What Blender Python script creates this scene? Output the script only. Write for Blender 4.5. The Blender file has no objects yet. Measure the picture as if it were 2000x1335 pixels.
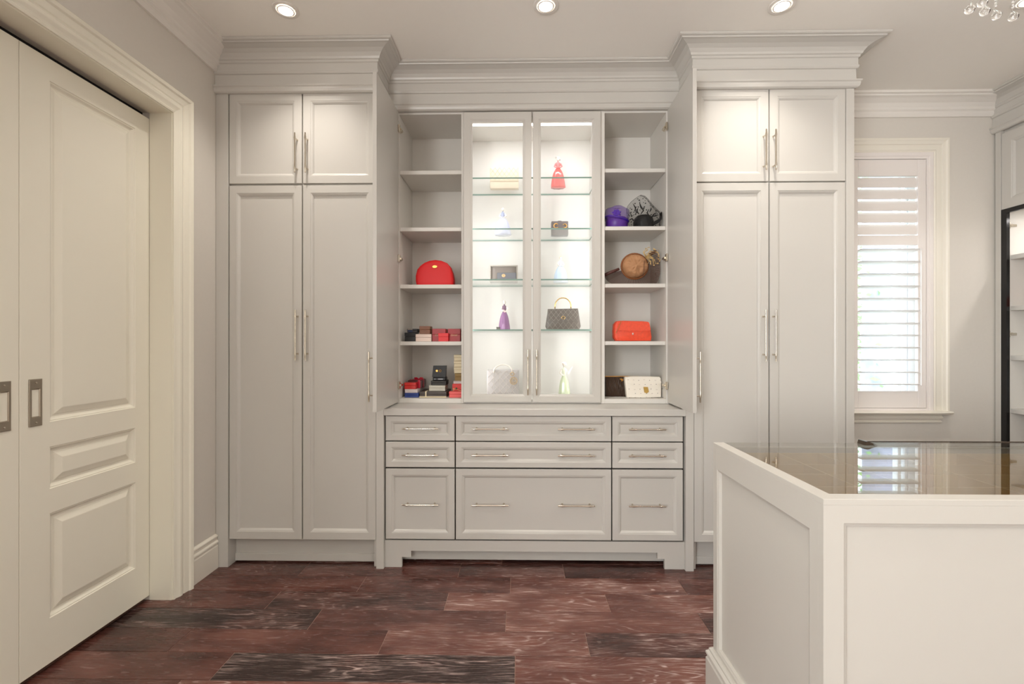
import bpy, bmesh, math, random
from mathutils import Vector, Matrix
random.seed(7)
sc = bpy.context.scene
COL = sc.collection
# ---------------------------------------------------------------- camera
F, U0, V0, H, TH = 900.0, 1000.0, 669.0, 1.27, math.atan(15 / 900.0)
cam_d = bpy.data.cameras.new('camera'); cam = bpy.data.objects.new('camera', cam_d); COL.objects.link(cam)
cam.location = (0, 0, H); cam.rotation_euler = (math.pi / 2, 0, TH)
cam_d.sensor_width = 36; cam_d.lens = 36 * F / 2000; cam_d.shift_y = 1.5 / 2000; cam_d.clip_start = .02
sc.camera = cam
# ---------------------------------------------------------------- world, exposure
sc.view_settings.view_transform = 'Standard'; sc.view_settings.look = 'None'
sc.view_settings.gamma = 1; sc.view_settings.use_curve_mapping = False
sc.view_settings.exposure = 0.2
w = bpy.data.worlds.new('sky'); sc.world = w; w.use_nodes = True
wn = w.node_tree.nodes; bg = wn['Background']
bg.inputs[0].default_value = (.76, .89, 1, 1); bg.inputs[1].default_value = 5.0
try:
    sc.cycles.max_bounces = 10; sc.cycles.diffuse_bounces = 6; sc.cycles.transparent_max_bounces = 24
    sc.cycles.sample_clamp_indirect = 6; sc.cycles.use_denoising = True
except Exception: pass

def arealight(name, loc, rot, sx, sy, power, color, spread=180, shape='RECTANGLE'):
    L = bpy.data.lights.new(name, 'AREA'); L.shape = shape; L.size = sx
    if shape == 'RECTANGLE': L.size_y = sy
    L.energy = power; L.color = color; L.spread = math.radians(spread)
    o = bpy.data.objects.new(name, L); o.location = loc; o.rotation_euler = rot; COL.objects.link(o)
    return o
CZ = 2.925
WARM = (1, .93, .85); POTW = 38
POTS = [(-1.163, 2.272), (.128, 2.263), (1.286, 2.282), (2.461, 2.268)]
# soft fill added behind the camera, at an invented opening in the left wall
arealight('fill_light_rear', (-1.60, -2.1, 1.6), (math.radians(110), 0, math.radians(-90)), 2.0, 1.9, 185, (1, .975, .95))

# ---------------------------------------------------------------- pixel -> plane helpers (calibration of real depths)
def _d(u, v):
    a = (u - U0) / F; b = (V0 - v) / F
    return (-math.sin(TH) + a * math.cos(TH), math.cos(TH) + a * math.sin(TH), b)
def PX(u, Y): d = _d(u, V0); return d[0] * Y / d[1]
def PZ(v, Y, u=1000): d = _d(u, v); return H + d[2] * Y / d[1]
def P(u, v, Y): return PX(u, Y), PZ(v, Y, u)
# ---------------------------------------------------------------- materials
def lin(c):
    return tuple(((x / 255) / 12.92 if x / 255 <= .04045 else ((x / 255 + .055) / 1.055) ** 2.4) for x in c) + (1,)
MATS = {}
def mat(name, rgb, rough=.5, metal=0, noise=0, nscale=40, bump=0, emit=0, coat=0, spec=.5, sheen=0):
    if name in MATS: return MATS[name]
    m = bpy.data.materials.new(name); m.use_nodes = True; MATS[name] = m
    nt = m.node_tree; p = nt.nodes['Principled BSDF']; c = lin(rgb)
    p.inputs['Base Color'].default_value = c; p.inputs['Roughness'].default_value = rough
    p.inputs['Metallic'].default_value = metal; p.inputs['Specular IOR Level'].default_value = spec
    p.inputs['Coat Weight'].default_value = coat; p.inputs['Sheen Weight'].default_value = sheen
    if emit:
        p.inputs['Emission Color'].default_value = c; p.inputs['Emission Strength'].default_value = emit
    if noise or bump:
        tc = nt.nodes.new('ShaderNodeTexCoord'); n = nt.nodes.new('ShaderNodeTexNoise')
        n.inputs['Scale'].default_value = nscale; n.inputs['Detail'].default_value = 4
        nt.links.new(tc.outputs['Object'], n.inputs['Vector'])
        if noise:
            mx = nt.nodes.new('ShaderNodeMix'); mx.data_type = 'RGBA'
            mx.inputs['A'].default_value = tuple(x * (1 - noise) for x in c[:3]) + (1,)
            mx.inputs['B'].default_value = tuple(min(1, x * (1 + noise)) for x in c[:3]) + (1,)
            nt.links.new(n.outputs['Fac'], mx.inputs['Factor']); nt.links.new(mx.outputs['Result'], p.inputs['Base Color'])
        if bump:
            b = nt.nodes.new('ShaderNodeBump'); b.inputs['Strength'].default_value = bump; b.inputs['Distance'].default_value = .002
            nt.links.new(n.outputs['Fac'], b.inputs['Height']); nt.links.new(b.outputs['Normal'], p.inputs['Normal'])
    return m
GREY = mat('grey_cabinet_lacquer', (199, 196, 190), .33, noise=.015, nscale=3)
INSIDE = mat('white_cabinet_lining', (220, 217, 211), .5, noise=.01, nscale=3)
CREAM = mat('cream_door_gloss_paint', (238, 234, 219), .22, noise=.01, nscale=2)
TRIM = mat('cream_trim_paint', (234, 229, 217), .35, noise=.01, nscale=2)
WHITE = mat('white_crown_paint', (232, 228, 222), .4, noise=.01, nscale=2)
SHUT = mat('white_shutter_paint', (236, 230, 226), .35, noise=.01, nscale=2)
ISL = mat('warm_white_island_paint', (198, 194, 186), .35, noise=.01, nscale=2)
WALL = mat('greige_wall_paint', (216, 211, 203), .75, noise=.02, nscale=60, bump=.03)
CEIL = mat('ceiling_paint', (243, 240, 234), .85, noise=.01, nscale=30, bump=.02)
NICKEL = mat('polished_nickel', (214, 205, 190), .16, 1)
STEEL = mat('satin_nickel', (170, 160, 146), .28, 1, noise=.1, nscale=12)
GOLD = mat('gold_metal', (226, 182, 96), .25, 1)
BLACK = mat('black_gasket', (10, 9, 10), .5)
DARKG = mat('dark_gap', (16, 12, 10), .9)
LED = mat('led_strip_light', (255, 246, 240), .5, emit=3)
LAMP = mat('lamp_lens', (255, 248, 238), .5, emit=6)
def glassmat(name, tint, ior=1.5, rough=0.0):
    m = bpy.data.materials.new(name); m.use_nodes = True; nt = m.node_tree; N = nt.nodes
    N.remove(N['Principled BSDF']); out = N['Material Output']
    t = N.new('ShaderNodeBsdfTransparent'); t.inputs[0].default_value = tint
    g = N.new('ShaderNodeBsdfGlossy'); g.inputs['Roughness'].default_value = rough; g.inputs[0].default_value = (1, 1, 1, 1)
    f = N.new('ShaderNodeFresnel'); ge = N.new('ShaderNodeNewGeometry'); mr = N.new('ShaderNodeMapRange')   # same reflectance on both faces of the pane
    mr.inputs['To Min'].default_value = ior; mr.inputs['To Max'].default_value = 1 / ior
    nt.links.new(ge.outputs['Backfacing'], mr.inputs['Value']); nt.links.new(mr.outputs['Result'], f.inputs[0])
    mx = N.new('ShaderNodeMixShader'); nt.links.new(f.outputs[0], mx.inputs[0])
    nt.links.new(t.outputs[0], mx.inputs[1]); nt.links.new(g.outputs[0], mx.inputs[2]); nt.links.new(mx.outputs[0], out.inputs[0])
    MATS[name] = m; return m
CLEAR = glassmat('clear_pane', (.97, .98, .98, 1), 1.3)
SHELFG = glassmat('shelf_glass', (.975, .985, .98, 1), 1.15)
TOPG = glassmat('bronze_top_glass', (.74, .73, .70, 1), 1.5)
EDGEG = mat('green_glass_edge', (120, 150, 138), .2)
m = bpy.data.materials.new('crystal'); m.use_nodes = True; CRYSTAL = m
_p = m.node_tree.nodes['Principled BSDF']; _p.inputs['Transmission Weight'].default_value = 1; _p.inputs['Roughness'].default_value = .02
_p.inputs['IOR'].default_value = 1.5; _p.inputs['Base Color'].default_value = (1, 1, 1, 1)
# tulle: see-through net in a colour
def netmat(name, rgb, alpha, spots=False):
    m = bpy.data.materials.new(name); m.use_nodes = True; nt = m.node_tree; N = nt.nodes
    p = N['Principled BSDF']; p.inputs['Base Color'].default_value = lin(rgb); p.inputs['Roughness'].default_value = .8
    tc = N.new('ShaderNodeTexCoord')
    if spots:
        v = N.new('ShaderNodeTexVoronoi'); v.inputs['Scale'].default_value = 62; nt.links.new(tc.outputs['Object'], v.inputs['Vector'])
        r = N.new('ShaderNodeMapRange'); r.inputs['From Min'].default_value = .24; r.inputs['From Max'].default_value = .30
        r.inputs['To Min'].default_value = .95; r.inputs['To Max'].default_value = alpha
        nt.links.new(v.outputs['Distance'], r.inputs['Value']); nt.links.new(r.outputs['Result'], p.inputs['Alpha'])
    else: p.inputs['Alpha'].default_value = alpha
    return m
# wood floor, tone per plank from the object colour: r = tone, g = amount of pale grain
def floormat():
    m = bpy.data.materials.new('cerused_oak_boards'); m.use_nodes = True; nt = m.node_tree; N = nt.nodes; L = nt.links
    p = N['Principled BSDF']
    oi = N.new('ShaderNodeObjectInfo'); geo = N.new('ShaderNodeNewGeometry')
    rnd = N.new('ShaderNodeMath'); rnd.operation = 'MULTIPLY'; rnd.inputs[1].default_value = 37.0; L.new(oi.outputs['Random'], rnd.inputs[0])
    comb = N.new('ShaderNodeCombineXYZ'); L.new(rnd.outputs[0], comb.inputs[0]); L.new(rnd.outputs[0], comb.inputs[1]); L.new(rnd.outputs[0], comb.inputs[2])
    add = N.new('ShaderNodeVectorMath'); add.operation = 'ADD'; L.new(geo.outputs['Position'], add.inputs[0]); L.new(comb.outputs[0], add.inputs[1])
    def mapn(sx, sy):
        mp = N.new('ShaderNodeMapping'); mp.inputs['Scale'].default_value = (sx, sy, 1); L.new(add.outputs[0], mp.inputs['Vector']); return mp
    sep = N.new('ShaderNodeSeparateColor'); L.new(oi.outputs['Color'], sep.inputs[0])
    # cathedral rings
    n1 = N.new('ShaderNodeTexNoise'); n1.inputs['Scale'].default_value = 1; n1.inputs['Detail'].default_value = 1.5; L.new(mapn(1.1, 7).outputs[0], n1.inputs['Vector'])
    n1b = N.new('ShaderNodeTexNoise'); n1b.inputs['Scale'].default_value = 1; n1b.inputs['Detail'].default_value = 3; L.new(mapn(12, 80).outputs[0], n1b.inputs['Vector'])
    s1 = N.new('ShaderNodeMath'); s1.operation = 'MULTIPLY_ADD'; s1.inputs[1].default_value = 190; L.new(n1.outputs['Fac'], s1.inputs[0])
    s1b = N.new('ShaderNodeMath'); s1b.operation = 'MULTIPLY'; s1b.inputs[1].default_value = 2.6; L.new(n1b.outputs['Fac'], s1b.inputs[0]); L.new(s1b.outputs[0], s1.inputs[2])
    sn = N.new('ShaderNodeMath'); sn.operation = 'SINE'; L.new(s1.outputs[0], sn.inputs[0])
    ring = N.new('ShaderNodeMapRange'); ring.inputs['From Min'].default_value = .35; ring.inputs['From Max'].default_value = .98; L.new(sn.outputs[0], ring.inputs['Value'])
    # fine pores along the board
    n2 = N.new('ShaderNodeTexNoise'); n2.inputs['Scale'].default_value = 1; n2.inputs['Detail'].default_value = 5; n2.inputs['Roughness'].default_value = .7; L.new(mapn(8, 240).outputs[0], n2.inputs['Vector'])
    pore = N.new('ShaderNodeMapRange'); pore.inputs['From Min'].default_value = .50; pore.inputs['From Max'].default_value = .66; L.new(n2.outputs['Fac'], pore.inputs['Value'])
    # patches
    n3 = N.new('ShaderNodeTexNoise'); n3.inputs['Scale'].default_value = 1; n3.inputs['Detail'].default_value = 3; L.new(mapn(3.2, 9).outputs[0], n3.inputs['Vector'])
    base = N.new('ShaderNodeValToRGB'); e = base.color_ramp.elements
    e[0].position = .30; e[0].color = lin((44, 28, 26)); e[1].position = .74; e[1].color = lin((124, 78, 66))
    x = e.new(.5); x.color = lin((86, 49, 42))
    tone = N.new('ShaderNodeMath'); tone.operation = 'MULTIPLY_ADD'; L.new(sep.outputs[0], tone.inputs[0]); tone.inputs[1].default_value = .72
    t2 = N.new('ShaderNodeMath'); t2.operation = 'MULTIPLY_ADD'; L.new(n3.outputs['Fac'], t2.inputs[0]); t2.inputs[1].default_value = .55; t2.inputs[2].default_value = -.12
    L.new(t2.outputs[0], tone.inputs[2]); L.new(tone.outputs[0], base.inputs[0])
    # white amount
    mixr = N.new('ShaderNodeMath'); mixr.operation = 'MAXIMUM'
    rp = N.new('ShaderNodeMath'); rp.operation = 'MULTIPLY'; L.new(ring.outputs[0], rp.inputs[0])
    br = N.new('ShaderNodeMapRange'); br.inputs['From Min'].default_value = .42; br.inputs['From Max'].default_value = .66; L.new(n1b.outputs['Fac'], br.inputs['Value']); L.new(br.outputs[0], rp.inputs[1])
    pp = N.new('ShaderNodeMath'); pp.operation = 'MULTIPLY'; pp.inputs[1].default_value = .8; L.new(pore.outputs[0], pp.inputs[0])
    L.new(rp.outputs[0], mixr.inputs[0]); L.new(pp.outputs[0], mixr.inputs[1])
    pm = N.new('ShaderNodeMapRange'); pm.inputs['From Min'].default_value = .38; pm.inputs['From Max'].default_value = .62; pm.inputs['To Min'].default_value = .15; L.new(n3.outputs['Fac'], pm.inputs['Value'])
    am = N.new('ShaderNodeMath'); am.operation = 'MULTIPLY'; L.new(mixr.outputs[0], am.inputs[0]); L.new(pm.outputs[0], am.inputs[1])
    am2 = N.new('ShaderNodeMath'); am2.operation = 'MULTIPLY'; L.new(am.outputs[0], am2.inputs[0]); L.new(sep.outputs[1], am2.inputs[1])
    mx = N.new('ShaderNodeMix'); mx.data_type = 'RGBA'; L.new(am2.outputs[0], mx.inputs['Factor']); L.new(base.outputs[0], mx.inputs['A']); mx.inputs['B'].default_value = lin((192, 168, 160))
    L.new(mx.outputs['Result'], p.inputs['Base Color'])
    rr = N.new('ShaderNodeMapRange'); rr.inputs['To Min'].default_value = .15; rr.inputs['To Max'].default_value = .36; L.new(mixr.outputs[0], rr.inputs['Value']); L.new(rr.outputs[0], p.inputs['Roughness'])
    bp = N.new('ShaderNodeBump'); bp.inputs['Strength'].default_value = .25; bp.inputs['Distance'].default_value = .001; L.new(mixr.outputs[0], bp.inputs['Height']); L.new(bp.outputs[0], p.inputs['Normal'])
    return m
FLOORM = floormat()
# ---------------------------------------------------------------- mesh helpers
WL = {}
def base(o): return WL.get(o.name, Vector((0, 0, 0)))
def tag(o, label=None, cat=None, group=None, kind=None):
    if label: o['label'] = label
    if cat: o['category'] = cat
    if group: o['group'] = group
    if kind: o['kind'] = kind
    return o
def thing(name, label, cat, loc=(0, 0, 0), group=None, kind=None):
    o = bpy.data.objects.new(name, None); o.empty_display_size = .05; COL.objects.link(o)
    o.location = loc; WL[o.name] = Vector(loc); return tag(o, label, cat, group, kind)
def part(name, bm, m, parent=None, label=None, smooth=False, kind=None, origin=None, rot=None):
    """world-space bmesh -> one object; vertices are stored relative to the parent thing's base"""
    b = base(parent) if parent else Vector((0, 0, 0))
    if isinstance(origin, tuple): origin = Vector(origin)
    bmesh.ops.recalc_face_normals(bm, faces=bm.faces)
    if origin is None:
        if parent: off = b; loc = Vector((0, 0, 0))
        else: off = Vector((0, 0, 0)); loc = off
        bmesh.ops.translate(bm, verts=bm.verts, vec=-off)
    else: loc = origin - b                       # local mesh placed at origin
    me = bpy.data.meshes.new(name); bm.to_mesh(me); bm.free()
    for mm in (m if isinstance(m, (list, tuple)) else [m]): me.materials.append(mm)
    if smooth: me.shade_smooth()
    if smooth == 'auto': me.set_sharp_from_angle(angle=math.radians(40))
    o = bpy.data.objects.new(name, me); COL.objects.link(o); o.location = loc
    if rot: o.rotation_euler = rot
    if parent: o.parent = parent
    WL[o.name] = b + (loc if origin is not None else Vector((0, 0, 0)))
    if label: o['label'] = label
    if kind: o['kind'] = kind
    return o
def copyobj(src, parent, origin, rot=None, label=None):
    o = src.copy(); COL.objects.link(o); o.parent = parent; o.location = Vector(origin) - base(parent)
    if rot is not None: o.rotation_euler = rot
    if 'label' in o: del o['label']
    if label: o['label'] = label
    return o
def NB(): return bmesh.new()
def box(bm, x0, x1, y0, y1, z0, z1, c=0, mi=0):
    if x0 > x1: x0, x1 = x1, x0
    if y0 > y1: y0, y1 = y1, y0
    if z0 > z1: z0, z1 = z1, z0
    vs = [bm.verts.new((x, y, z)) for x in (x0, x1) for y in (y0, y1) for z in (z0, z1)]
    fs = [bm.faces.new([vs[i] for i in q]) for q in ((0, 1, 3, 2), (4, 6, 7, 5), (0, 4, 5, 1), (2, 3, 7, 6), (0, 2, 6, 4), (1, 5, 7, 3))]
    for f in fs: f.material_index = mi
    if c:
        es = list({e for f in fs for e in f.edges})
        bmesh.ops.bevel(bm, geom=es, offset=c, segments=1, affect='EDGES', profile=.5)
    return vs
def rings(bm, loops, cap0=True, cap1=True, mi=0, tri=False):
    R = [[bm.verts.new(p) for p in l] for l in loops]; n = len(R[0])
    for a, b in zip(R, R[1:]):
        for i in range(n):
            j = (i + 1) % n
            f = bm.faces.new((a[i], a[j], b[j], b[i])); f.material_index = mi
    if cap0: bm.faces.new(R[0]).material_index = mi
    if cap1: bm.faces.new(R[-1]).material_index = mi
    return R
def tube(bm, pts, r, n=8, caps=True, mi=0):
    pts = [Vector(p) for p in pts]; rs = r if isinstance(r, (list, tuple)) else [r] * len(pts)
    t0 = (pts[1] - pts[0]).normalized(); a = Vector((0, 0, 1)) if abs(t0.z) < .9 else Vector((1, 0, 0))
    nrm = t0.cross(a).normalized(); loops = []
    for i, p in enumerate(pts):
        t = (pts[min(i + 1, len(pts) - 1)] - pts[max(i - 1, 0)]).normalized()
        nrm = (nrm - t * nrm.dot(t)).normalized(); bi = t.cross(nrm)
        loops.append([p + (nrm * math.cos(k * 2 * math.pi / n) + bi * math.sin(k * 2 * math.pi / n)) * rs[i] for k in range(n)])
    rings(bm, loops, caps, caps, mi)
def lathe(bm, prof, c=(0, 0, 0), n=24, sx=1, sy=1, fl=0, k=0, axis='z', mi=0, ph=0):
    loops = []
    for i, (r, z) in enumerate(prof):
        l = []
        for j in range(n):
            a = 2 * math.pi * j / n; rr = r * (1 + (fl(i, a) if callable(fl) else fl * math.cos(k * a + ph)))
            x, y = rr * math.cos(a) * sx, rr * math.sin(a) * sy
            if axis == 'z': l.append((c[0] + x, c[1] + y, c[2] + z))
            elif axis == 'y': l.append((c[0] + x, c[1] + z, c[2] + y))
            else: l.append((c[0] + z, c[1] + x, c[2] + y))
        loops.append(l)
    rings(bm, loops, mi=mi)
def ball(bm, c, rx, ry=None, rz=None, n=12, m=8, mi=0):
    ry = ry or rx; rz = rz or rx
    prof = [(math.sin(math.pi * (i + .02 if i == 0 else (i - .02 if i == m else i)) / m), -math.cos(math.pi * (i + .02 if i == 0 else (i - .02 if i == m else i)) / m)) for i in range(m + 1)]
    loops = [[(c[0] + rx * r * math.cos(2 * math.pi * j / n), c[1] + ry * r * math.sin(2 * math.pi * j / n), c[2] + rz * z) for j in range(n)] for r, z in prof]
    rings(bm, loops, mi=mi)
def sweep(bm, prof, path, fn, side=1, closed=False, mi=0, m0=None, m1=None):
    """prof: closed list of (offset, d); path: 2D points; offset goes to the left*side of travel, mitred"""
    n = len(path); loops = []
    for i in range(n):
        p = Vector(path[i])
        def dirn(a, b): return (Vector(path[b]) - Vector(path[a])).normalized()
        if closed: d0 = dirn((i - 1) % n, i); d1 = dirn(i, (i + 1) % n)
        else: d0 = dirn(max(i - 1, 0), max(i, 1)); d1 = dirn(min(i, n - 2), min(i + 1, n - 1))
        n0 = Vector((-d0.y, d0.x)) * side; n1 = Vector((-d1.y, d1.x)) * side
        mt = (n0 + n1); mt = mt / max(1e-6, mt.dot(n0)) if mt.length > 1e-6 else n0
        if i == 0 and m0: mt = Vector(m0)
        if i == n - 1 and m1: mt = Vector(m1)
        loops.append([fn(p.x + mt.x * o, p.y + mt.y * o, d) for o, d in prof])
    if closed: loops.append(loops[0])
    rings(bm, loops, not closed, not closed, mi)
    if closed: bmesh.ops.remove_doubles(bm, verts=bm.verts, dist=1e-5)
SHAKER = [(0, 0), (.002, -.002), (.004, -.002), (.008, -.0035), (.014, -.008), (.017, -.012), (.019, -.012)]
RAISED = [(0, 0), (.003, -.004), (.006, -.004), (.014, -.012), (.018, -.014), (.024, -.014), (.028, -.011), (.050, -.002), (.053, -.0015)]
FLATP = [(0, 0), (.003, -.002), (.008, -.004), (.010, -.014), (.012, -.014)]
def slab(bm, fn, a0, a1, b0, b1, thk, panels, prof, ch=.0015, mi=0):
    """door leaf in plane (a,b); d is outwards; front face at d=0, with recessed panels"""
    A = sorted({a0 + ch, a1 - ch, *[q for p in panels for q in (p[0], p[2])]}); B = sorted({b0 + ch, b1 - ch, *[q for p in panels for q in (p[1], p[3])]})
    V = {}
    def vt(a, b, d):
        k = (round(a, 5), round(b, 5), round(d, 5))
        if k not in V: V[k] = bm.verts.new(fn(a, b, d))
        return V[k]
    def q(*c):
        f = bm.faces.new([vt(*x) for x in c]); f.material_index = mi
    for i in range(len(A) - 1):
        for j in range(len(B) - 1):
            ca, cb = (A[i] + A[i + 1]) / 2, (B[j] + B[j + 1]) / 2
            if any(p[0] < ca < p[2] and p[1] < cb < p[3] for p in panels): continue
            q((A[i], B[j], 0), (A[i + 1], B[j], 0), (A[i + 1], B[j + 1], 0), (A[i], B[j + 1], 0))
    for p in panels:
        xs = [a for a in A if p[0] - 1e-6 <= a <= p[2] + 1e-6]; zs = [b for b in B if p[1] - 1e-6 <= b <= p[3] + 1e-6]
        L = [[(p[0] + o, p[1] + o, d), (p[2] - o, p[1] + o, d), (p[2] - o, p[3] - o, d), (p[0] + o, p[3] - o, d)] for o, d in prof]
        for l0, l1 in zip(L, L[1:]):
            for i in range(4): q(l0[i], l0[(i + 1) % 4], l1[(i + 1) % 4], l1[i])
        q(*L[-1])
    # chamfer ring, sides, back (own vertices are merged below)
    Lf = [(a0 + ch, b0 + ch, 0), (a1 - ch, b0 + ch, 0), (a1 - ch, b1 - ch, 0), (a0 + ch, b1 - ch, 0)]
    Lc = [(a0, b0, -ch), (a1, b0, -ch), (a1, b1, -ch), (a0, b1, -ch)]; Lb = [(a, b, -thk) for a, b, _ in Lc]
    for l0, l1 in ((Lf, Lc), (Lc, Lb)):
        for i in range(4): q(l0[i], l0[(i + 1) % 4], l1[(i + 1) % 4], l1[i])
    q(*Lb)
def front(Y): return lambda a, b, d: (a, Y - d, b)        # facing the camera (-Y)
def leftw(X): return lambda a, b, d: (X + d, a, b)        # on the left wall, facing +X
def leftface(X): return lambda a, b, d: (X - d, a, b)     # facing -X
def pillow(bm, outline, cy, t, fn=None, steps=((1, .30), (.985, .40), (.95, .47), (.85, .50), (.6, .53), (.25, .56)), cen=None, mi=0):
    """outline [(x,z)] extruded about y=cy with softly rounded faces"""
    cx = sum(p[0] for p in outline) / len(outline) if cen is None else cen[0]; cz = sum(p[1] for p in outline) / len(outline) if cen is None else cen[1]
    loops = [[(cx + (x - cx) * s, cy + k * t, cz + (z - cz) * s) for x, z in outline] for s, k in reversed(steps)]
    loops += [[(cx + (x - cx) * s, cy - k * t, cz + (z - cz) * s) for x, z in outline] for s, k in steps]
    rings(bm, loops, mi=mi)
def rrect(x0, x1, z0, z1, r, n=4, tx=0):
    """rounded rectangle; tx pulls the top corners inwards"""
    pts = []
    for cx, cz, a0 in ((x1 - r, z0 + r, -90), (x1 - r - tx, z1 - r, 0), (x0 + r + tx, z1 - r, 90), (x0 + r, z0 + r, 180)):
        for i in range(n + 1):
            a = math.radians(a0 + 90 * i / n); pts.append((cx + r * math.cos(a), cz + r * math.sin(a)))
    return pts
def textmesh(s, size, depth=.0005, shear=0):
    cu = bpy.data.curves.new('lettering', 'FONT'); cu.body = s; cu.size = size; cu.extrude = depth; cu.align_x = 'CENTER'; cu.align_y = 'CENTER'; cu.shear = shear
    o = bpy.data.objects.new('lettering', cu); COL.objects.link(o); bpy.context.view_layer.update()
    me = bpy.data.meshes.new_from_object(o.evaluated_get(bpy.context.evaluated_depsgraph_get()))
    bpy.data.objects.remove(o); return me
def text(s, size, loc, m, parent, rz=0, shear=0, name='lettering'):
    me = textmesh(s, size, shear=shear); me.materials.append(m); o = bpy.data.objects.new(name, me); COL.objects.link(o)
    o.parent = parent; o.location = Vector(loc) - base(parent); o.rotation_euler = (math.pi / 2, 0, rz); return o

# ================================================================ ROOM SHELL
XL, YB, XR, YF = -1.722, 3.17, 3.84, -4.5
def struct(name, bm, m, parent=None, smooth=False):
    o = part(name, bm, m, parent, smooth=smooth)
    if not parent: o['kind'] = 'structure'
    return o
bm = NB(); box(bm, XL - .3, XR + .2, YF - .2, YB + .2, -.1, -.0021); floor = struct('floor', bm, mat('pale_joint_filler', (150, 118, 104), .6, noise=.2, nscale=30))
PW = .1555; Y0 = 2.494
joints = {0: [-1.211, -.336, .245, 1.3, 2.4], 1: [-.833, -.048, .846, 1.9, 2.9], 2: [-1.22, -.36, .43, 1.62, 2.6], 3: [-.942, -.063, .835, 2.0, 3.0],
          4: [-1.451, -.58, .286, 1.3, 2.2, 3.2], 5: [-1.17, -.018, 1.1, 2.3], 6: [-1.275, .2, 1.2, 2.5]}
tones = {(0, 0): (.45, .3), (0, 1): (.42, .25), (0, 2): (.45, .7), (0, 3): (.40, .25), (1, 0): (.52, .3), (1, 1): (.45, .4), (1, 2): (.60, 1.), (1, 3): (.5, .6),
         (2, 0): (.42, .2), (2, 1): (.36, .55), (2, 2): (.68, .9), (2, 3): (.62, .9), (3, 0): (.25, .5), (3, 1): (.5, .5), (3, 2): (.68, 1.), (3, 3): (.38, .4),
         (4, 0): (.42, .1), (4, 1): (.52, .2), (4, 2): (.60, .9), (4, 3): (.40, 1.0), (5, 0): (.5, .15), (5, 1): (.16, .8), (5, 2): (.60, .9), (6, 0): (.5, .2), (6, 1): (.62, .7)}
for r in range(-5, 45):
    y1 = Y0 + PW - r * PW; y0 = y1 - PW
    if y0 > YB: continue
    js = joints.get(r) or sorted([-1.722 + random.uniform(.3, 1.1) + k * 1.3 + random.uniform(-.15, .15) for k in range(5)])
    xs = [XL - .13] + [j for j in js if XL < j < XR - .1] + [XR]
    for i in range(len(xs) - 1):
        b_ = NB(); zt = random.uniform(-.0004, .0004)
        box(b_, xs[i] + .0013, xs[i + 1] - .0013, max(y0, YF) + .0013, min(y1, YB + .0) - .0013, -.0020, zt, c=.0007)
        o = part('plank', b_, FLOORM, floor)
        t = tones.get((r, i)) or (random.uniform(.3, .62), random.uniform(.3, .9)); o.color = (t[0], t[1], 0, 1)
bm = NB(); box(bm, XL - .3, XR + .2, YF - .2, YB + .2, CZ, CZ + .1); struct('ceiling', bm, CEIL)
# left wall with the pocket-door opening
OY0, OY1, OZ = .98, 2.25, 2.408
bm = NB(); box(bm, XL - .24, XL, OY1, YB, 0, CZ); box(bm, XL - .24, XL, YF, -3.2, 0, CZ); box(bm, XL - .24, XL, -1.0, OY0, 0, CZ); box(bm, XL - .24, XL, -3.2, -1.0, 0, .6); box(bm, XL - .24, XL, -3.2, -1.0, 2.65, CZ); box(bm, XL - .24, XL, OY0, OY1, OZ, CZ)
struct('wall_left', bm, WALL)
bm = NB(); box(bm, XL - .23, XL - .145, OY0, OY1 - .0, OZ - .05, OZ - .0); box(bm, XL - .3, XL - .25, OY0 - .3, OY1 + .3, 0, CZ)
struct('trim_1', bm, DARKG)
# window in the back wall
WX0, WX1 = 2.19, 2.795; WZ1 = PZ(297, YB - .02, 1740); WZ0 = PZ(803, YB, 1740)
bm = NB(); box(bm, XL - .24, WX0, YB, YB + .2, 0, CZ); box(bm, WX1, XR + .2, YB, YB + .2, 0, CZ); box(bm, WX0, WX1, YB, YB + .2, 0, WZ0); box(bm, WX0, WX1, YB, YB + .2, WZ1, CZ)
struct('wall_back', bm, WALL)
bm = NB(); box(bm, XR, XR + .2, YF, YB, 0, CZ); struct('wall_right', bm, WALL)
bm = NB(); box(bm, XL, XR, YF - .2, YF, 0, CZ); struct('wall_front', bm, WALL)
# unseen window invented to go with the fill light: frame and pane
bm = NB()
for y in (-3.2, -2.13, -1.06): box(bm, XL - .16, XL - .08, y, y + .06, .6, 2.65)
box(bm, XL - .16, XL - .08, -3.2, -1.0, .6, .66); box(bm, XL - .16, XL - .08, -3.2, -1.0, 2.59, 2.65); w2 = struct('fill_window', bm, TRIM)
bm = NB(); box(bm, XL - .125, XL - .12, -3.14, -1.06, .66, 2.59); part('pane', bm, CLEAR, w2)
# white ceiling crowns on the walls
CROWNW = [(0, 2.795), (.012, 2.795), (.016, 2.802), (.020, 2.812), (.020, 2.828), (.030, 2.836), (.034, 2.85), (.050, 2.872), (.080, 2.892), (.096, 2.898), (.100, 2.906), (.112, 2.910), (.112, CZ), (0, CZ)]
bm = NB(); sweep(bm, CROWNW, [(XL, YF), (XL, 2.59)], lambda x, y, d: (x, y, d), side=-1); struct('trim_2', bm, WHITE)
bm = NB(); sweep(bm, CROWNW, [(1.86, YB), (3.30, YB)], lambda x, y, d: (x, y, d), side=-1); struct('trim_3', bm, WHITE)
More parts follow.
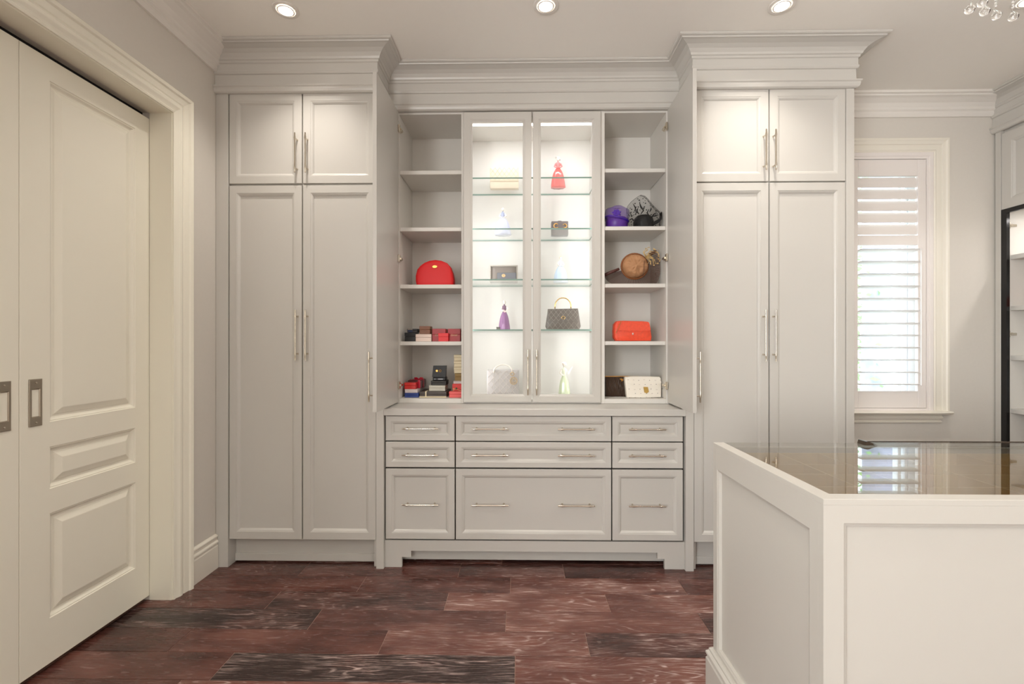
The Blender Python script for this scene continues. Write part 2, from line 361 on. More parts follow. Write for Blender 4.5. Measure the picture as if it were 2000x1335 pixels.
# baseboard, left wall; profile (projection, z)
BASEP = [(0, 0), (.018, 0), (.018, .125), (.014, .130), (.014, .138), (.020, .143), (.019, .150), (.012, .158), (.012, .170), (.016, .176), (.015, .182), (.006, .190), (0, .190)]
bm = NB(); sweep(bm, BASEP, [(XL, 2.365), (XL, 2.578)], lambda x, y, d: (x, y, d), side=-1); struct('baseboard_left', bm, TRIM)
bm = NB(); sweep(bm, BASEP, [(1.86, YB), (3.19, YB)], lambda x, y, d: (x, y, d), side=-1); struct('baseboard_back', bm, TRIM)
# door casing on the left wall + jamb lining
CAS = [(0, 0), (0, .012), (.008, .015), (.012, .012), (.020, .016), (.032, .023), (.045, .023), (.055, .017), (.060, .021), (.085, .026), (.090, .034), (.104, .038), (.109, .032), (.109, 0)]
bm = NB(); sweep(bm, CAS, [(OY0, 0), (OY0, OZ), (OY1, OZ), (OY1, 0)], leftw(XL), side=1)
box(bm, XL - .1065, XL + .004, OY1 - .003, OY1 + .003, 0, OZ); box(bm, XL - .1065, XL + .004, OY0 - .003, OY0 + .003, 0, OZ); box(bm, XL - .1065, XL + .004, OY0, OY1, OZ - .004, OZ + .003)
struct('trim_4', bm, CREAM)
# pocket doors
DX = -1.83
def pocket(name, y0, y1, mirror, lab):
    bm = NB()
    pa, pb = (y0 + .108, y1 - .084) if not mirror else (y0 + .10, y1 - .108)
    slab(bm, leftw(DX), y0, y1, .022, 2.376, .042, [(pa, .197, pb, .606), (pa, .701, pb, .865), (pa, .962, pb, 2.29)], RAISED)
    d = struct(name, bm, CREAM); d['label'] = lab
    return d
door2 = pocket('door_2', 1.656, OY1 - .001, False, 'cream pocket door with raised panels beside the grey cabinet')
door1 = pocket('door_1', OY0, 1.6545, True, 'cream pocket door at the left edge of the photo')
def pull(yc, d):
    t = thing('flush_pull', None, None, (DX, yc, 1.045)); del t
def flush(yc, door):
    hy, z0, z1 = .0235, .955, 1.133
    bm = NB(); X = DX; L = []
    def lp(a, b0, b1, d): return [(X + d, yc - a, b0), (X + d, yc + a, b0), (X + d, yc + a, b1), (X + d, yc - a, b1)]
    rings(bm, [lp(hy, z0, z1, .0005), lp(hy, z0, z1, .003), lp(hy - .002, z0 + .002, z1 - .002, .0042), lp(.0155, z0 + .034, z1 - .037, .0042), lp(.0135, z0 + .037, z1 - .040, .001), lp(.013, z0 + .037, z1 - .040, -.010)], cap0=False, cap1=True)
    o = part('flush_pull', bm, STEEL, door, label='rectangular satin nickel flush pull')
    for z in (z0 + .014, z1 - .014):
        b2 = NB(); lathe(b2, [(.0034, 0), (.0034, .0015), (.002, .002)], (X + .0042, yc, z), 10, axis='x'); part('screw', b2, NICKEL, o)
flush(1.710, door2); flush(1.602, door1)
# track rollers seen in the gap over the doors
for y in (1.80, 2.15):
    bm = NB(); box(bm, DX - .03, DX - .012, y - .012, y + .012, 2.3765, OZ - .052, c=.002); part('roller_hanger', bm, STEEL, door2)

# ================================================================ CABINET PARTS
def handle_mesh(Lh):
    bm = NB(); h = Lh / 2; s = h * .74
    prof = [(.001, -h), (.0042, -h + .001), (.0045, -s - .012), (.0062, -s), (.0045, -s + .014), (.0040, -s + .03), (.0040, s - .03), (.0045, s - .014), (.0062, s), (.0045, s + .012), (.0042, h - .001), (.001, h)]
    lathe(bm, prof, (0, 0, 0), 12)
    for z in (-s, s):
        tube(bm, [(0, 0, z), (0, .024, z), (0, .0295, z)], [.0036, .0036, .006], 10)
    bmesh.ops.recalc_face_normals(bm, faces=bm.faces)
    me = bpy.data.meshes.new('handle'); bm.to_mesh(me); bm.free(); me.materials.append(NICKEL); me.shade_smooth(); me.set_sharp_from_angle(angle=math.radians(40)); return me
HM = {}
def handle(parent, x, y, z, Lh, rot=(0, 0, 0)):
    """y = surface; bar stands .03 in front of it"""
    k = round(Lh, 3)
    if k not in HM: HM[k] = handle_mesh(Lh)
    o = bpy.data.objects.new('handle', HM[k]); COL.objects.link(o); o.parent = parent
    off = Matrix.Rotation(rot[2], 3, 'Z') @ Vector((0, -.0295, 0))
    o.location = Vector((x, y, z)) + off - base(parent); o.rotation_euler = rot; return o
def door(parent, name, x0, x1, z0, z1, Y, fr=.042, thk=.02, hnd=None, hor=None, m=None):
    bm = NB(); slab(bm, front(Y), x0, x1, z0, z1, thk, [(x0 + fr, z0 + fr, x1 - fr, z1 - fr)], SHAKER)
    d = part(name, bm, m or GREY, parent)
    if hnd: handle(d, hnd[0], Y + (hnd[3] if len(hnd) > 3 else 0), hnd[1], hnd[2])
    if hor:
        for hx, hz, hl in hor: handle(d, hx, Y + .011, hz, hl, (0, math.pi / 2, 0))
    return d
# cabinet crown profile (projection, z)
CR = [(-.01, 2.676), (.008, 2.676), (.016, 2.682), (.020, 2.694), (.020, 2.704), (.026, 2.709), (.026, 2.716), (.006, 2.722), (.005, 2.780), (.012, 2.783), (.016, 2.790), (.016, 2.799), (.012, 2.802), (.012, 2.838),
      (.018, 2.842), (.020, 2.852), (.026, 2.856), (.030, 2.866), (.042, 2.882), (.062, 2.895), (.090, 2.903), (.100, 2.904), (.102, 2.910), (.112, 2.912), (.116, 2.916), (.116, CZ - .001), (-.01, CZ - .001)]
fxy = lambda x, y, d: (x, y, d)
YT = 2.58                                                           # face plane of the tall units
ZT0, ZT1 = PZ(1054, YT, 600), PZ(180.5, YT, 600)
def zt(v, u=600): return PZ(v, YT, u)
# ---------------- left tall cabinet
tl = thing('tall_cabinet', 'tall grey cabinet with crown moulding next to the cream pocket door', 'cabinet', (-1.26, 2.9, 0))
xa, xb = XL + .001, -.8085
bm = NB(); box(bm, xa, PX(445, YT), YT + .001, YB - .01, 0, 2.68, c=.001); part('side_panel', bm, GREY, tl)
bm = NB(); box(bm, xb - .018, xb, YT + .024, YB - .01, 0, CZ - .01, c=.001); part('side_panel', bm, GREY, tl)
bm = NB(); box(bm, PX(445, YT) + .002, xb - .019, YT + .026, YB - .01, ZT0 + .002, CZ - .01); part('carcass', bm, GREY, tl)
bm = NB(); box(bm, PX(445, YT) + .001, xb - .001, 2.655, 2.67, .008, ZT0 + .001); box(bm, PX(445, YT) + .001, xb - .001, 2.644, 2.655, .008, .052, c=.002); part('toe_kick', bm, GREY, tl)
bm = NB(); sweep(bm, CR, [(xa, YT), (xb, YT), (xb, 2.795)], fxy, side=-1, m1=(1, -1)); part('crown_moulding', bm, GREY, tl, smooth=False)
bm = NB(); box(bm, xa, xb, YT + .0005, YT + .02, 2.68, CZ - .01); part('frieze', bm, GREY, tl)
xm0, xm1 = PX(588.3, YT), PX(590.7, YT); xd0 = PX(446.5, YT)
YD = YT + .006
door(tl, 'door', xd0, xm0, zt(357), zt(181), YD, hnd=(PX(574.5, YT - .03), zt(301), .225, .0))
door(tl, 'door', xm1, xb - .002, zt(357), zt(181), YD, hnd=(PX(595, YT - .03), zt(301), .225, .0))
door(tl, 'door', xd0, xm0, ZT0, zt(361), YD, hnd=(PX(575.5, YT - .03), zt(654), .285, .0))
door(tl, 'door', xm1, xb - .002, ZT0, zt(361), YD, hnd=(PX(595, YT - .03), zt(654), .285, .0))
# ---------------- right tall cabinet
tr = thing('tall_cabinet', 'tall grey cabinet with crown moulding between the shelves and the window', 'cabinet', (1.4, 2.9, 0))
ra, rb = .9695, 1.852; rs = PX(1653.5, YT)
def zr(v): return PZ(v, YT, 1500)
bm = NB(); box(bm, rs, rb, YT + .001, YB - .002, 0, 2.68, c=.001); part('side_panel', bm, GREY, tr)
bm = NB(); box(bm, ra, ra + .018, YT + .024, YB - .01, 0, CZ - .01, c=.001); part('side_panel', bm, GREY, tr)
bm = NB(); box(bm, ra + .019, rs - .002, YT + .026, YB - .01, zr(1060) + .002, CZ - .01); part('carcass', bm, GREY, tr)
bm = NB(); box(bm, ra + .001, rs - .001, 2.655, 2.67, .008, zr(1060) + .001); box(bm, ra + .001, rs - .001, 2.644, 2.655, .008, .052, c=.002); part('toe_kick', bm, GREY, tr)
bm = NB(); sweep(bm, CR, [(ra, 2.795), (ra, YT), (rb, YT), (rb, YB)], fxy, side=-1, m0=(-1, -1)); part('crown_moulding', bm, GREY, tr)
bm = NB(); box(bm, ra, rb, YT + .0005, YT + .02, 2.68, CZ - .01); box(bm, rs, rb, YT + .02, YB - .002, 2.68, CZ - .01); part('frieze', bm, GREY, tr)
rm0, rm1 = PX(1502.3, YT), PX(1504.8, YT)
door(tr, 'door', ra + .003, rm0, zr(353), zr(172), YD, hnd=(PX(1498, YT - .03), zr(295), .225, .0))
door(tr, 'door', rm1, rs - .002, zr(353), zr(172), YD, hnd=(PX(1517, YT - .03), zr(295), .225, .0))
door(tr, 'door', ra + .003, rm0, zr(1060), zr(356), YD, hnd=(PX(1497.5, YT - .03), zr(655), .285, .0))
door(tr, 'door', rm1, rs - .002, zr(1060), zr(356), YD, hnd=(PX(1517, YT - .03), zr(655), .285, .0))
# ---------------- drawer base
YDR = 2.592; ZC = .900
la0, la1, lb0, lb1 = -.8065, -.764, .923, .9675
dr = thing('drawer_cabinet', 'wide grey drawer cabinet with bracket feet under the shelving', 'cabinet', (.08, 2.85, 0))
def zd(v, u=1000): return PZ(v, YDR, u)
for a, b in ((la0, la1), (lb0, lb1)):
    bm = NB(); box(bm, a, b, YT - .004, 2.80, 0, ZC - .0005, c=.001); part('pilaster', bm, GREY, dr)
zv = zd(1057); c1, c2 = .062, .094
xv = [la1 + .0, PX(785, 2.6), PX(803, 2.6), PX(1284, 2.6), PX(1298, 2.6), lb0]
za, zb_ = PZ(1089, 2.6), PZ(1076.5, 2.6)
bm = NB(); pts = [(xv[0], 0), (xv[1], 0), (xv[1], za), (xv[2], za), (xv[2], zb_), (xv[3], zb_), (xv[3], za), (xv[4], za), (xv[4], 0), (xv[5], 0), (xv[5], zv), (xv[0], zv)]
rings(bm, [[(x, 2.600, z) for x, z in pts], [(x, 2.62, z) for x, z in pts]]); part('valance', bm, GREY, dr)
bm = NB(); box(bm, la1 + .001, lb0 - .001, 2.655, 2.67, .020, zv); part('toe_kick', bm, GREY, dr)
bm = NB(); box(bm, la1 + .0005, lb0 - .0005, YDR + .022, 2.80, zv - .01, .861); part('carcass', bm, GREY, dr)
bm = NB(); box(bm, la1 + .0005, lb0 - .0005, YDR + .0215, YDR + .0225, zv, .861); part('gap_shade_sheet', bm, DARKG, dr)  # near-black sheet, paints in the shade of the gaps between drawer fronts
cols = [(PX(753.3, YDR), PX(887.8, YDR)), (PX(890.2, YDR), PX(1193.8, YDR)), (PX(1196.3, YDR), PX(1333.8, YDR))]
rows = [(zd(860.8), zd(812.5)), (zd(912.8), zd(863.2)), (zd(1053.5), zd(916))]
for ci, (x0, x1) in enumerate(cols):
    for ri, (z0, z1) in enumerate(rows):
        hz = (z0 + z1) / 2
        if ci == 1: hs = [(PX(956.5, 2.56), hz, .208), (PX(1126.5, 2.56), hz, .208)]
        else: hs = [(PX(819.5 if ci == 0 else 1266, 2.56), hz, .208)]
        door(dr, 'drawer', x0, x1, z0, z1, YDR, fr=.030 if ri < 2 else .034, hor=hs)
ct = thing('worktop', 'flat grey worktop over the drawer cabinet', 'worktop', (.08, 2.85, .862))
bm = NB(); box(bm, la1 + .0005, lb0 - .0005, YT - .006, 2.80, .8615, ZC, c=.002); box(bm, la0, lb1, 2.80, YB - .01, .8615, ZC); part('slab', bm, GREY, ct)

# ---------------- upper units
YU = 2.81; YG = 2.79; YBK = 3.15
uz0, uz1 = PZ(785, YU), PZ(218, YU)
ZSB = PZ(778.5, YU)                                                # top of the bottom board
LU = (-.752, PX(780, YU), PX(901, YU), PX(905.5, YU)); RU = (PX(1173.5, YU), PX(1181, YU), PX(1301, YU), .905)
def shelf_z(v): return PZ(v, YU + .01, 1000)
def opencab(lab, X, shelves, dooru):
    t = thing('shelf_cabinet', lab, 'cabinet', ((X[0] + X[3]) / 2, 2.98, uz0))
    bm = NB(); box(bm, X[0], X[1], YU, YBK, ZC + .001, uz1 + .0, c=.0008); part('side_panel', bm, INSIDE, t)
    bm = NB(); box(bm, X[2], X[3], YU, YBK, ZC + .001, uz1 + .0, c=.0008); part('side_panel', bm, INSIDE, t)
    bm = NB(); box(bm, X[0], X[3], YBK + .0005, YBK + .012, ZC + .001, uz1); part('back_panel', bm, INSIDE, t)
    bm = NB(); box(bm, X[1] + .0005, X[2] - .0005, YU + .001, YBK, ZC + .001, ZSB, c=.0008); part('bottom_board', bm, INSIDE, t)
    bm = NB(); box(bm, X[1] + .0005, X[2] - .0005, YU + .001, YBK, PZ(222, YU), uz1 + .0); part('top_board', bm, INSIDE, t)
    for v in shelves:
        z = shelf_z(v)
        bm = NB(); box(bm, X[1] + .001, X[2] - .001, YU + .012, YBK - .001, z - .0235, z, c=.0012); part('shelf', bm, INSIDE, t)
    # filler strip towards the tall cabinet
    bm = NB()
    if dooru < 0: box(bm, xb + .0015, X[0] - .0005, YU + .004, YU + .02, ZC + .001, uz1)
    else: box(bm, X[3] + .0005, ra - .0015, YU + .004, YU + .02, ZC + .001, uz1)
    part('filler_strip', bm, GREY, t)
    # the open door: swung out parallel to the cabinet's side
    fx = -.742 if dooru < 0 else PX(1352, 2.385); fb = LU[1] - .003 if dooru < 0 else PX(1303, YU)
    y0, y1 = 2.378, 2.800; z0, z1 = uz0 + .002, PZ(219, YU)
    bm = NB(); s = -1 if dooru < 0 else 1                          # outer face looks away from the opening
    def fn(a, b, d):
        x = fx + (fb - fx) * (a - y0) / (y1 - y0)
        return (x + s * (.021 + d), a, b)
    slab(bm, fn, y0, y1, z0, z1, .021, [(y0 + .045, z0 + .045, y1 - .045, z1 - .045)], SHAKER)
    d = part('door', bm, GREY, t)
    handle(d, fx + s * .021, y0 + .030, PZ(736, 2.40), .265, (0, 0, s * math.pi / 2))
    for v in (505, 252, 752):
        zh = PZ(v, YU); xi = X[1] if dooru < 0 else X[2]; q = -s
        bm = NB(); lathe(bm, [(.0165, 0), (.0165, .004), (.010, .006), (.004, .006)], (fb - .0 * q, y1 - .024, zh), 14, axis='x') if False else None
        box(bm, xi, xi + q * .006, YU + .004, YU + .032, zh - .010, zh + .010, c=.001)
        box(bm, xi + q * .004, xi + q * .016, YU - .012, YU + .030, zh - .006, zh + .008, c=.002)
        box(bm, xi - q * .003, xi + q * .010, YU - .030, YU - .008, zh - .022, zh + .024, c=.003)
        part('hinge', bm, NICKEL, t)
    return t
SH = [331.7, 443, 555.0, 666.5]
cl = opencab('open white shelf cabinet of red pouch and small gift boxes', LU, SH, -1)
cr = opencab('open white shelf cabinet holding hats and clutches', RU, [330, 442.5, 554, 666], 1)
# display unit with glass doors
gc = thing('display_cabinet', 'lit display cabinet with glass doors and glass shelves', 'cabinet', (.075, 2.98, uz0))
gx0, gx1 = LU[3] + .001, RU[0] - .001; gi0, gi1 = gx0 + .016, gx1 - .016
zg0, zg1 = PZ(785.3, YG), PZ(218, YG)
bm = NB(); box(bm, gx0, gi0, YU + .001, YBK, ZC + .001, uz1, c=.0008); part('side_panel', bm, INSIDE, gc)
bm = NB(); box(bm, gi1, gx1, YU + .001, YBK, ZC + .001, uz1, c=.0008); part('side_panel', bm, INSIDE, gc)
bm = NB(); box(bm, gx0, gx1, YBK + .0005, YBK + .012, ZC + .001, uz1); part('back_panel', bm, INSIDE, gc)
bm = NB(); box(bm, gi0 + .0005, gi1 - .0005, YU + .002, YBK, ZC + .001, ZSB - .004); part('bottom_board', bm, INSIDE, gc)
bm = NB(); box(bm, gi0 + .0005, gi1 - .0005, YU + .002, YBK, PZ(228, YU), uz1); part('top_board', bm, INSIDE, gc)
GS = [347, 446.3, 545.5, 643.8]; GZ = []
for v in GS:
    z = PZ(v - 1, 2.83); GZ.append(z)
    bm = NB(); vs = box(bm, gi0 + .001, gi1 - .001, 2.83, YBK - .002, z - .009, z)
    bm.faces.ensure_lookup_table()
    for f in bm.faces:
        if abs(f.calc_center_median().z - (z - .0045)) < .002: f.material_index = 1
    s_ = part('glass_shelf', bm, [SHELFG, EDGEG], gc)
    for x in (gi0 + .004, gi1 - .004):
        for y in (2.86, 3.10):
            b2 = NB(); lathe(b2, [(.004, -.006), (.004, -.0005)], (x, y, z - .009), 10); part('shelf_pin', b2, NICKEL, s_)
def gdoor(u0, u1, gu0, gu1, hu):
    x0, x1, z0, z1 = PX(u0, YG), PX(u1, YG), zg0 + .0, zg1
    a0, a1, b0, b1 = PX(gu0, YG), PX(gu1, YG), PZ(769.5, YG), PZ(236.5, YG)
    def lp(i, d, inner):
        if inner: q = (a0 - i, b0 - i, a1 + i, b1 + i)
        else: q = (x0 + i, z0 + i, x1 - i, z1 - i)
        return [(q[0], YG - d, q[1]), (q[2], YG - d, q[1]), (q[2], YG - d, q[3]), (q[0], YG - d, q[3])]
    bm = NB(); L = [lp(0, -.018, 0), lp(0, -.0015, 0), lp(.0015, 0, 0), lp(.014, 0, 1), lp(.011, -.002, 1), lp(.009, -.002, 1), lp(.004, -.006, 1), lp(0, -.008, 1), lp(0, -.018, 1)]
    rings(bm, L + [L[0]], False, False); bmesh.ops.remove_doubles(bm, verts=bm.verts, dist=1e-6)
    d = part('glass_door', bm, GREY, gc)
    bm = NB(); box(bm, a0 - .004, a1 + .004, YG + .010, YG + .014, b0 - .004, b1 + .004); part('glass_pane', bm, CLEAR, d)
    handle(d, PX(hu, YG - .03), YG, PZ(727, YG - .03), .275)
gdoor(905.5, 1038, 922.5, 1021, 1031); gdoor(1041, 1173.5, 1056.5, 1156.5, 1048)
zl = PZ(243, YU + .02)
bm = NB(); box(bm, gi0 + .002, gi1 - .002, YU + .018, YU + .030, zl - .004, zl + .004); part('led_strip', bm, LED, gc, label='glowing LED strip under the top board')
bm = NB(); box(bm, gi0 + .002, gi1 - .002, YU + .010, YU + .040, zl + .0045, PZ(228, YU) - .0005); part('led_profile', bm, INSIDE, gc)
for x, s in ((gi0 + .004, 1), (gi1 - .004, -1)):
    bm = NB(); box(bm, x - .002, x + .002, YU + .002, YU + .010, ZSB + .01, zl - .02); part('led_strip', bm, LED, gc)
arealight('display_led', ((gi0 + gi1) / 2, YU + .03, zl - .012), (math.radians(18), 0, 0), gi1 - gi0 - .04, .02, 2.0, (.97, .965, 1), 170)
for x in (gi0 + .014, gi1 - .014): arealight('display_side_led', (x, YU + .014, 1.6), (math.radians(90), 0, math.radians(-35 if x < .1 else 35)), .012, 1.25, 1.5, (.97, .965, 1), 170)
# crown over the three middle units
cc = thing('crown_moulding', 'grey crown moulding above the glass doors between the tall cabinets', 'moulding', (.08, 2.85, 2.67))
bm = NB(); sweep(bm, CR, [(xb + .0005, 2.7945), (ra - .0005, 2.7945)], fxy, side=-1, m0=(1, -1), m1=(-1, -1)); part('moulding', bm, GREY, cc)
bm = NB(); box(bm, xb + .0005, ra - .0005, 2.797, 2.815, uz1 + .001, CZ - .002); box(bm, xb + .0005, ra - .0005, 2.815, YB - .01, uz1 + .001, uz1 + .02); part('frieze', bm, GREY, cc)

# ================================================================ WINDOW AND SHUTTER
YW = YB
bm = NB(); WC = [(0, 0), (0, .014), (.006, .018), (.014, .016), (.018, .012), (.050, .014), (.054, .020), (.070, .024), (.078, .030), (.090, .030), (.094, .024), (.094, 0)]
zs = PZ(805, YB - .05, 1760)
sweep(bm, WC, [(WX0, zs), (WX0, WZ1), (WX1, WZ1), (WX1, zs)], lambda a, b, d: (a, YW - d, b), side=1)
win = struct('window_1', bm, TRIM)
xs1 = PX(1870, YB - .07)
bm = NB(); pr = [(-.01, -.012), (.060, -.012), (.072, -.008), (.076, 0), (.070, .008), (-.01, .008)]
sweep(bm, pr, [(2.10, YW), (xs1 - .075, YW), (xs1 - .075, YW + .0)][:2], lambda x, y, d: (x, y, zs + d), side=-1)
rings(bm, [[(xs1 - .075, YW - o, zs + d) for o, d in pr], [(xs1 - .02, YW - max(o, -.01) * .9, zs + d) for o, d in pr], [(xs1, YW - max(-.01, o * .55), zs + d * .4) for o, d in pr]])
part('window_sill', bm, TRIM, win)
bm = NB(); ap = [(0, -.075), (.014, -.075), (.016, -.068), (.010, -.062), (.010, -.058), (.022, -.050), (.026, -.040), (.016, -.028), (.012, -.014), (0, -.014)]
sweep(bm, ap, [(2.12, YW), (PX(1836, YB), YW)], lambda x, y, d: (x, y, zs + d), side=-1); part('sill_apron', bm, TRIM, win)
# outer sash
bm = NB(); ys = YB + .13
for a, b in ((WX0, WX0 + .05), (PX(1757, ys) - .012, PX(1757, ys) + .012), (WX1 - .05, WX1), (PX(1770, ys) - .01, PX(1770, ys) + .008)):
    box(bm, a, b, ys, ys + .05, WZ0, WZ1, c=.003)
box(bm, WX0, WX1, ys, ys + .05, WZ0, WZ0 + .05, c=.003); box(bm, WX0, WX1, ys, ys + .05, WZ1 - .05, WZ1, c=.003)
part('sash', bm, mat('white_sash_paint', (246, 246, 248), .4), win)
bm = NB(); box(bm, WX0 + .05, WX1 - .05, ys + .022, ys + .026, WZ0 + .05, WZ1 - .05); part('glass_pane', bm, CLEAR, win)
# plantation shutter
YSH = YB - .012
sh = thing('plantation_shutter', 'white plantation shutter with open lower louvers in the window', 'shutter', (2.5, YB, WZ0))
def zw(v): return PZ(v, YSH, 1740)
bm = NB(); fz0, fz1 = zw(805), zw(297)
q = .045
def lp(i, y): return [(WX0 + i, y, fz0 + i * .6), (WX1 - i, y, fz0 + i * .6), (WX1 - i, y, fz1 - i), (WX0 + i, y, fz1 - i)]
rings(bm, [lp(.001, YB + .03), lp(.001, YSH), lp(.004, YSH - .004), lp(q - .018, YSH - .004), lp(q - .016, YSH), lp(q, YSH), lp(q, YB + .03), lp(.001, YB + .03)], False, False)
bmesh.ops.remove_doubles(bm, verts=bm.verts, dist=1e-6); part('shutter_frame', bm, SHUT, sh)
px0, px1 = WX0 + q + .002, WX1 - q - .002; sx0, sx1 = PX(1677, YSH), PX(1794, YSH)
pz0, pz1 = fz0 + q * .6 + .002, fz1 - q - .003; Ya, Yb2 = YSH + .004, YSH + .030
for a, b in ((px0, sx0), (sx1, px1)):
    bm = NB(); box(bm, a, b, Ya, Yb2, pz0, pz1, c=.002); part('stile', bm, SHUT, sh)
for a, b in ((pz0, zw(763.5)), (zw(478), zw(459)), (zw(343), pz1)):
    bm = NB(); box(bm, sx0 + .0005, sx1 - .0005, Ya, Yb2, a, b, c=.002); part('rail', bm, SHUT, sh)
def louver(z, tilt, wd=.088):
    bm = NB(); c, s = math.cos(tilt), math.sin(tilt); yc = (Ya + Yb2) / 2
    n = 10; l = []
    for i in range(n):
        a = 2 * math.pi * i / n; p = math.cos(a) * wd / 2; t = math.sin(a) * .0052
        l.append((p * c - t * s, p * s + t * c))
    rings(bm, [[(x, yc + y, z + zz) for y, zz in l] for x in (sx0 + .003, sx1 - .003)])
    return part('louver', bm, SHUT, sh, smooth='auto')
for v in (354.8, 377.5, 400.5, 423.5, 447): louver(zw(v), math.radians(80), .074)
lv = [488.4, 512, 536, 559.7, 583.6, 607.6, 631.8, 655, 678.8, 702.8, 727, 750.5]
for v in lv: louver(zw(v), math.radians(-7))
bm = NB(); box(bm, sx1 - .016, sx1 - .008, Ya - .046, Ya - .036, zw(752), zw(488), c=.002)
for v in lv: box(bm, sx1 - .014, sx1 - .010, Ya - .037, Ya - .028, zw(v) - .001, zw(v) + .003)
part('tilt_rod', bm, SHUT, sh)
for v in (352, 620, 755):
    bm = NB(); lathe(bm, [(.004, -.03), (.004, .03)], (px1 + .001, YSH - .001, zw(v)), 8); part('hinge', bm, SHUT, sh)
# outside
bm = NB(); box(bm, -4, 14, 3.45, 30, -.7, -.6); g = part('lawn', bm, mat('grass', (138, 148, 130), .9, noise=.4, nscale=6)); tag(g, kind='structure')
BARK = mat('tree_bark', (166, 164, 178), .9, noise=.25, nscale=14, bump=.6)
tree = thing('tree', 'grey-barked tree standing outside behind the open louvers', 'tree', (4.25, 5.6, -.6))
bm = NB(); lathe(bm, [(.26, -.6), (.22, -.2), (.19, .4), (.175, 1.2), (.165, 2.2), (.16, 3.4), (.15, 4.4)], (PX(1716, 5.6), 5.6, 0), 20, fl=lambda i, a: .05 * math.sin(3 * a + i) + .03 * math.sin(7 * a)); part('trunk', bm, BARK, tree, smooth=True)
bm = NB(); rnd = random.Random(3)
for k in range(5200):
    x = rnd.uniform(3.2, 6.6); y = rnd.uniform(5.4, 7.6); z = rnd.uniform(-.2, 4.6)
    if (x - PX(1752, 6.5)) ** 2 / 1.6 + ((z - 2.0) ** 2) / 7 > 1 and rnd.random() > .25: continue
    a = rnd.uniform(0, 6.3); s = rnd.uniform(.03, .07); dx, dy = math.cos(a) * s, math.sin(a) * s; dz = rnd.uniform(-.5, .5) * s
    v = [bm.verts.new(p) for p in ((x - dx, y - dy, z), (x, y + s * .3, z + s * .5 + dz), (x + dx, y + dy, z + dz), (x, y - s * .3, z - s * .5))]; bm.faces.new(v)
o = part('foliage', bm, mat('leaves', (150, 190, 120), .7), tree); o['kind'] = 'stuff'

# ================================================================ RIGHT WALL CABINET
XC = 3.20; ye = 3.155
rc = thing('wardrobe', 'grey lit wardrobe with black-edged opening at the right edge', 'cabinet', (3.5, 2.2, 0))
def yr(u): d = _d(u, V0); return XC * d[1] / d[0]
y_st = yr(1954.5); yn = 1.35
def zrc(v, u): d = _d(u, v); return H + d[2] * XC / d[0]
zb = zrc(411, 1955)
bm = NB(); box(bm, XC, XR - .002, y_st, ye, 0, 2.68, c=.001); part('side_panel', bm, GREY, rc)
bm = NB(); box(bm, XC, XR - .002, yn - .06, yn, 0, 2.68, c=.001); part('side_panel', bm, GREY, rc)
bm = NB(); sweep(bm, CR, [(XC, YB - .002), (XC, yn - .06), (XR - .002, yn - .06)], fxy, side=-1); part('crown_moulding', bm, GREY, rc)
bm = NB(); box(bm, XC + .001, XC + .02, yn - .06, ye, 2.68, CZ - .01); box(bm, XC + .022, XR - .002, yn + .001, y_st - .001, zb + .001, CZ - .01); part('carcass', bm, GREY, rc)
bm = NB(); a0, a1 = yn + .003, y_st - .003
slab(bm, leftface(XC + .002), a0 + (a1 - a0) / 2 + .001, a1, zb + .004, zrc(262, 1955), .018, [(a0 + (a1 - a0) / 2 + .06, zb + .064, a1 - .06, zrc(262, 1955) - .06)], SHAKER); part('door', bm, GREY, rc)
bm = NB(); slab(bm, leftface(XC + .002), a0, a0 + (a1 - a0) / 2 - .001, zb + .004, zrc(262, 1955), .018, [(a0 + .06, zb + .064, a0 + (a1 - a0) / 2 - .06, zrc(262, 1955) - .06)], SHAKER); part('door', bm, GREY, rc)
bm = NB(); bz = zb + .003
box(bm, XC + .001, XC + .022, y_st - .036, y_st - .001, .10, bz); box(bm, XC + .001, XC + .022, yn + .001, y_st - .036, bz - .028, bz); box(bm, XC + .001, XC + .022, yn + .001, yn + .03, .10, bz - .028)
part('black_frame', bm, mat('black_metal', (14, 14, 16), .2), rc)
bm = NB(); box(bm, XR - .014, XR - .003, yn + .001, y_st - .001, .10, zb); part('back_panel', bm, INSIDE, rc)
bm = NB(); box(bm, XC + .024, XR - .015, y_st - .012, y_st - .001, .10, zb); part('lining', bm, INSIDE, rc)
bm = NB(); box(bm, XC + .003, XR - .003, yn + .001, y_st - .001, 0, .10); part('plinth', bm, GREY, rc)
RSH = [1.85, 1.512, 1.185, .835]
for z in RSH:
    bm = NB(); box(bm, XC + .05, XR - .016, yn + .002, y_st - .013, z - .03, z, c=.0015); part('shelf', bm, INSIDE, rc)
for v in (438, 652):
    zz = zrc(v, 1970); yy = y_st - .012; bm = NB()
    box(bm, XC + .026, XC + .042, yy - .012, yy, zz - .022, zz + .022, c=.003); box(bm, XC + .040, XC + .085, yy - .010, yy, zz - .008, zz + .008, c=.002)
    lathe(bm, [(.010, 0), (.010, .012), (.006, .014)], (XC + .05, yy - .013, zz), 12, axis='y'); part('hinge', bm, NICKEL, rc)
arealight('wardrobe_led', (XC + .2, 2.2, zb - .03), (0, 0, 0), .05, 1.5, 5, (1, .95, .92))
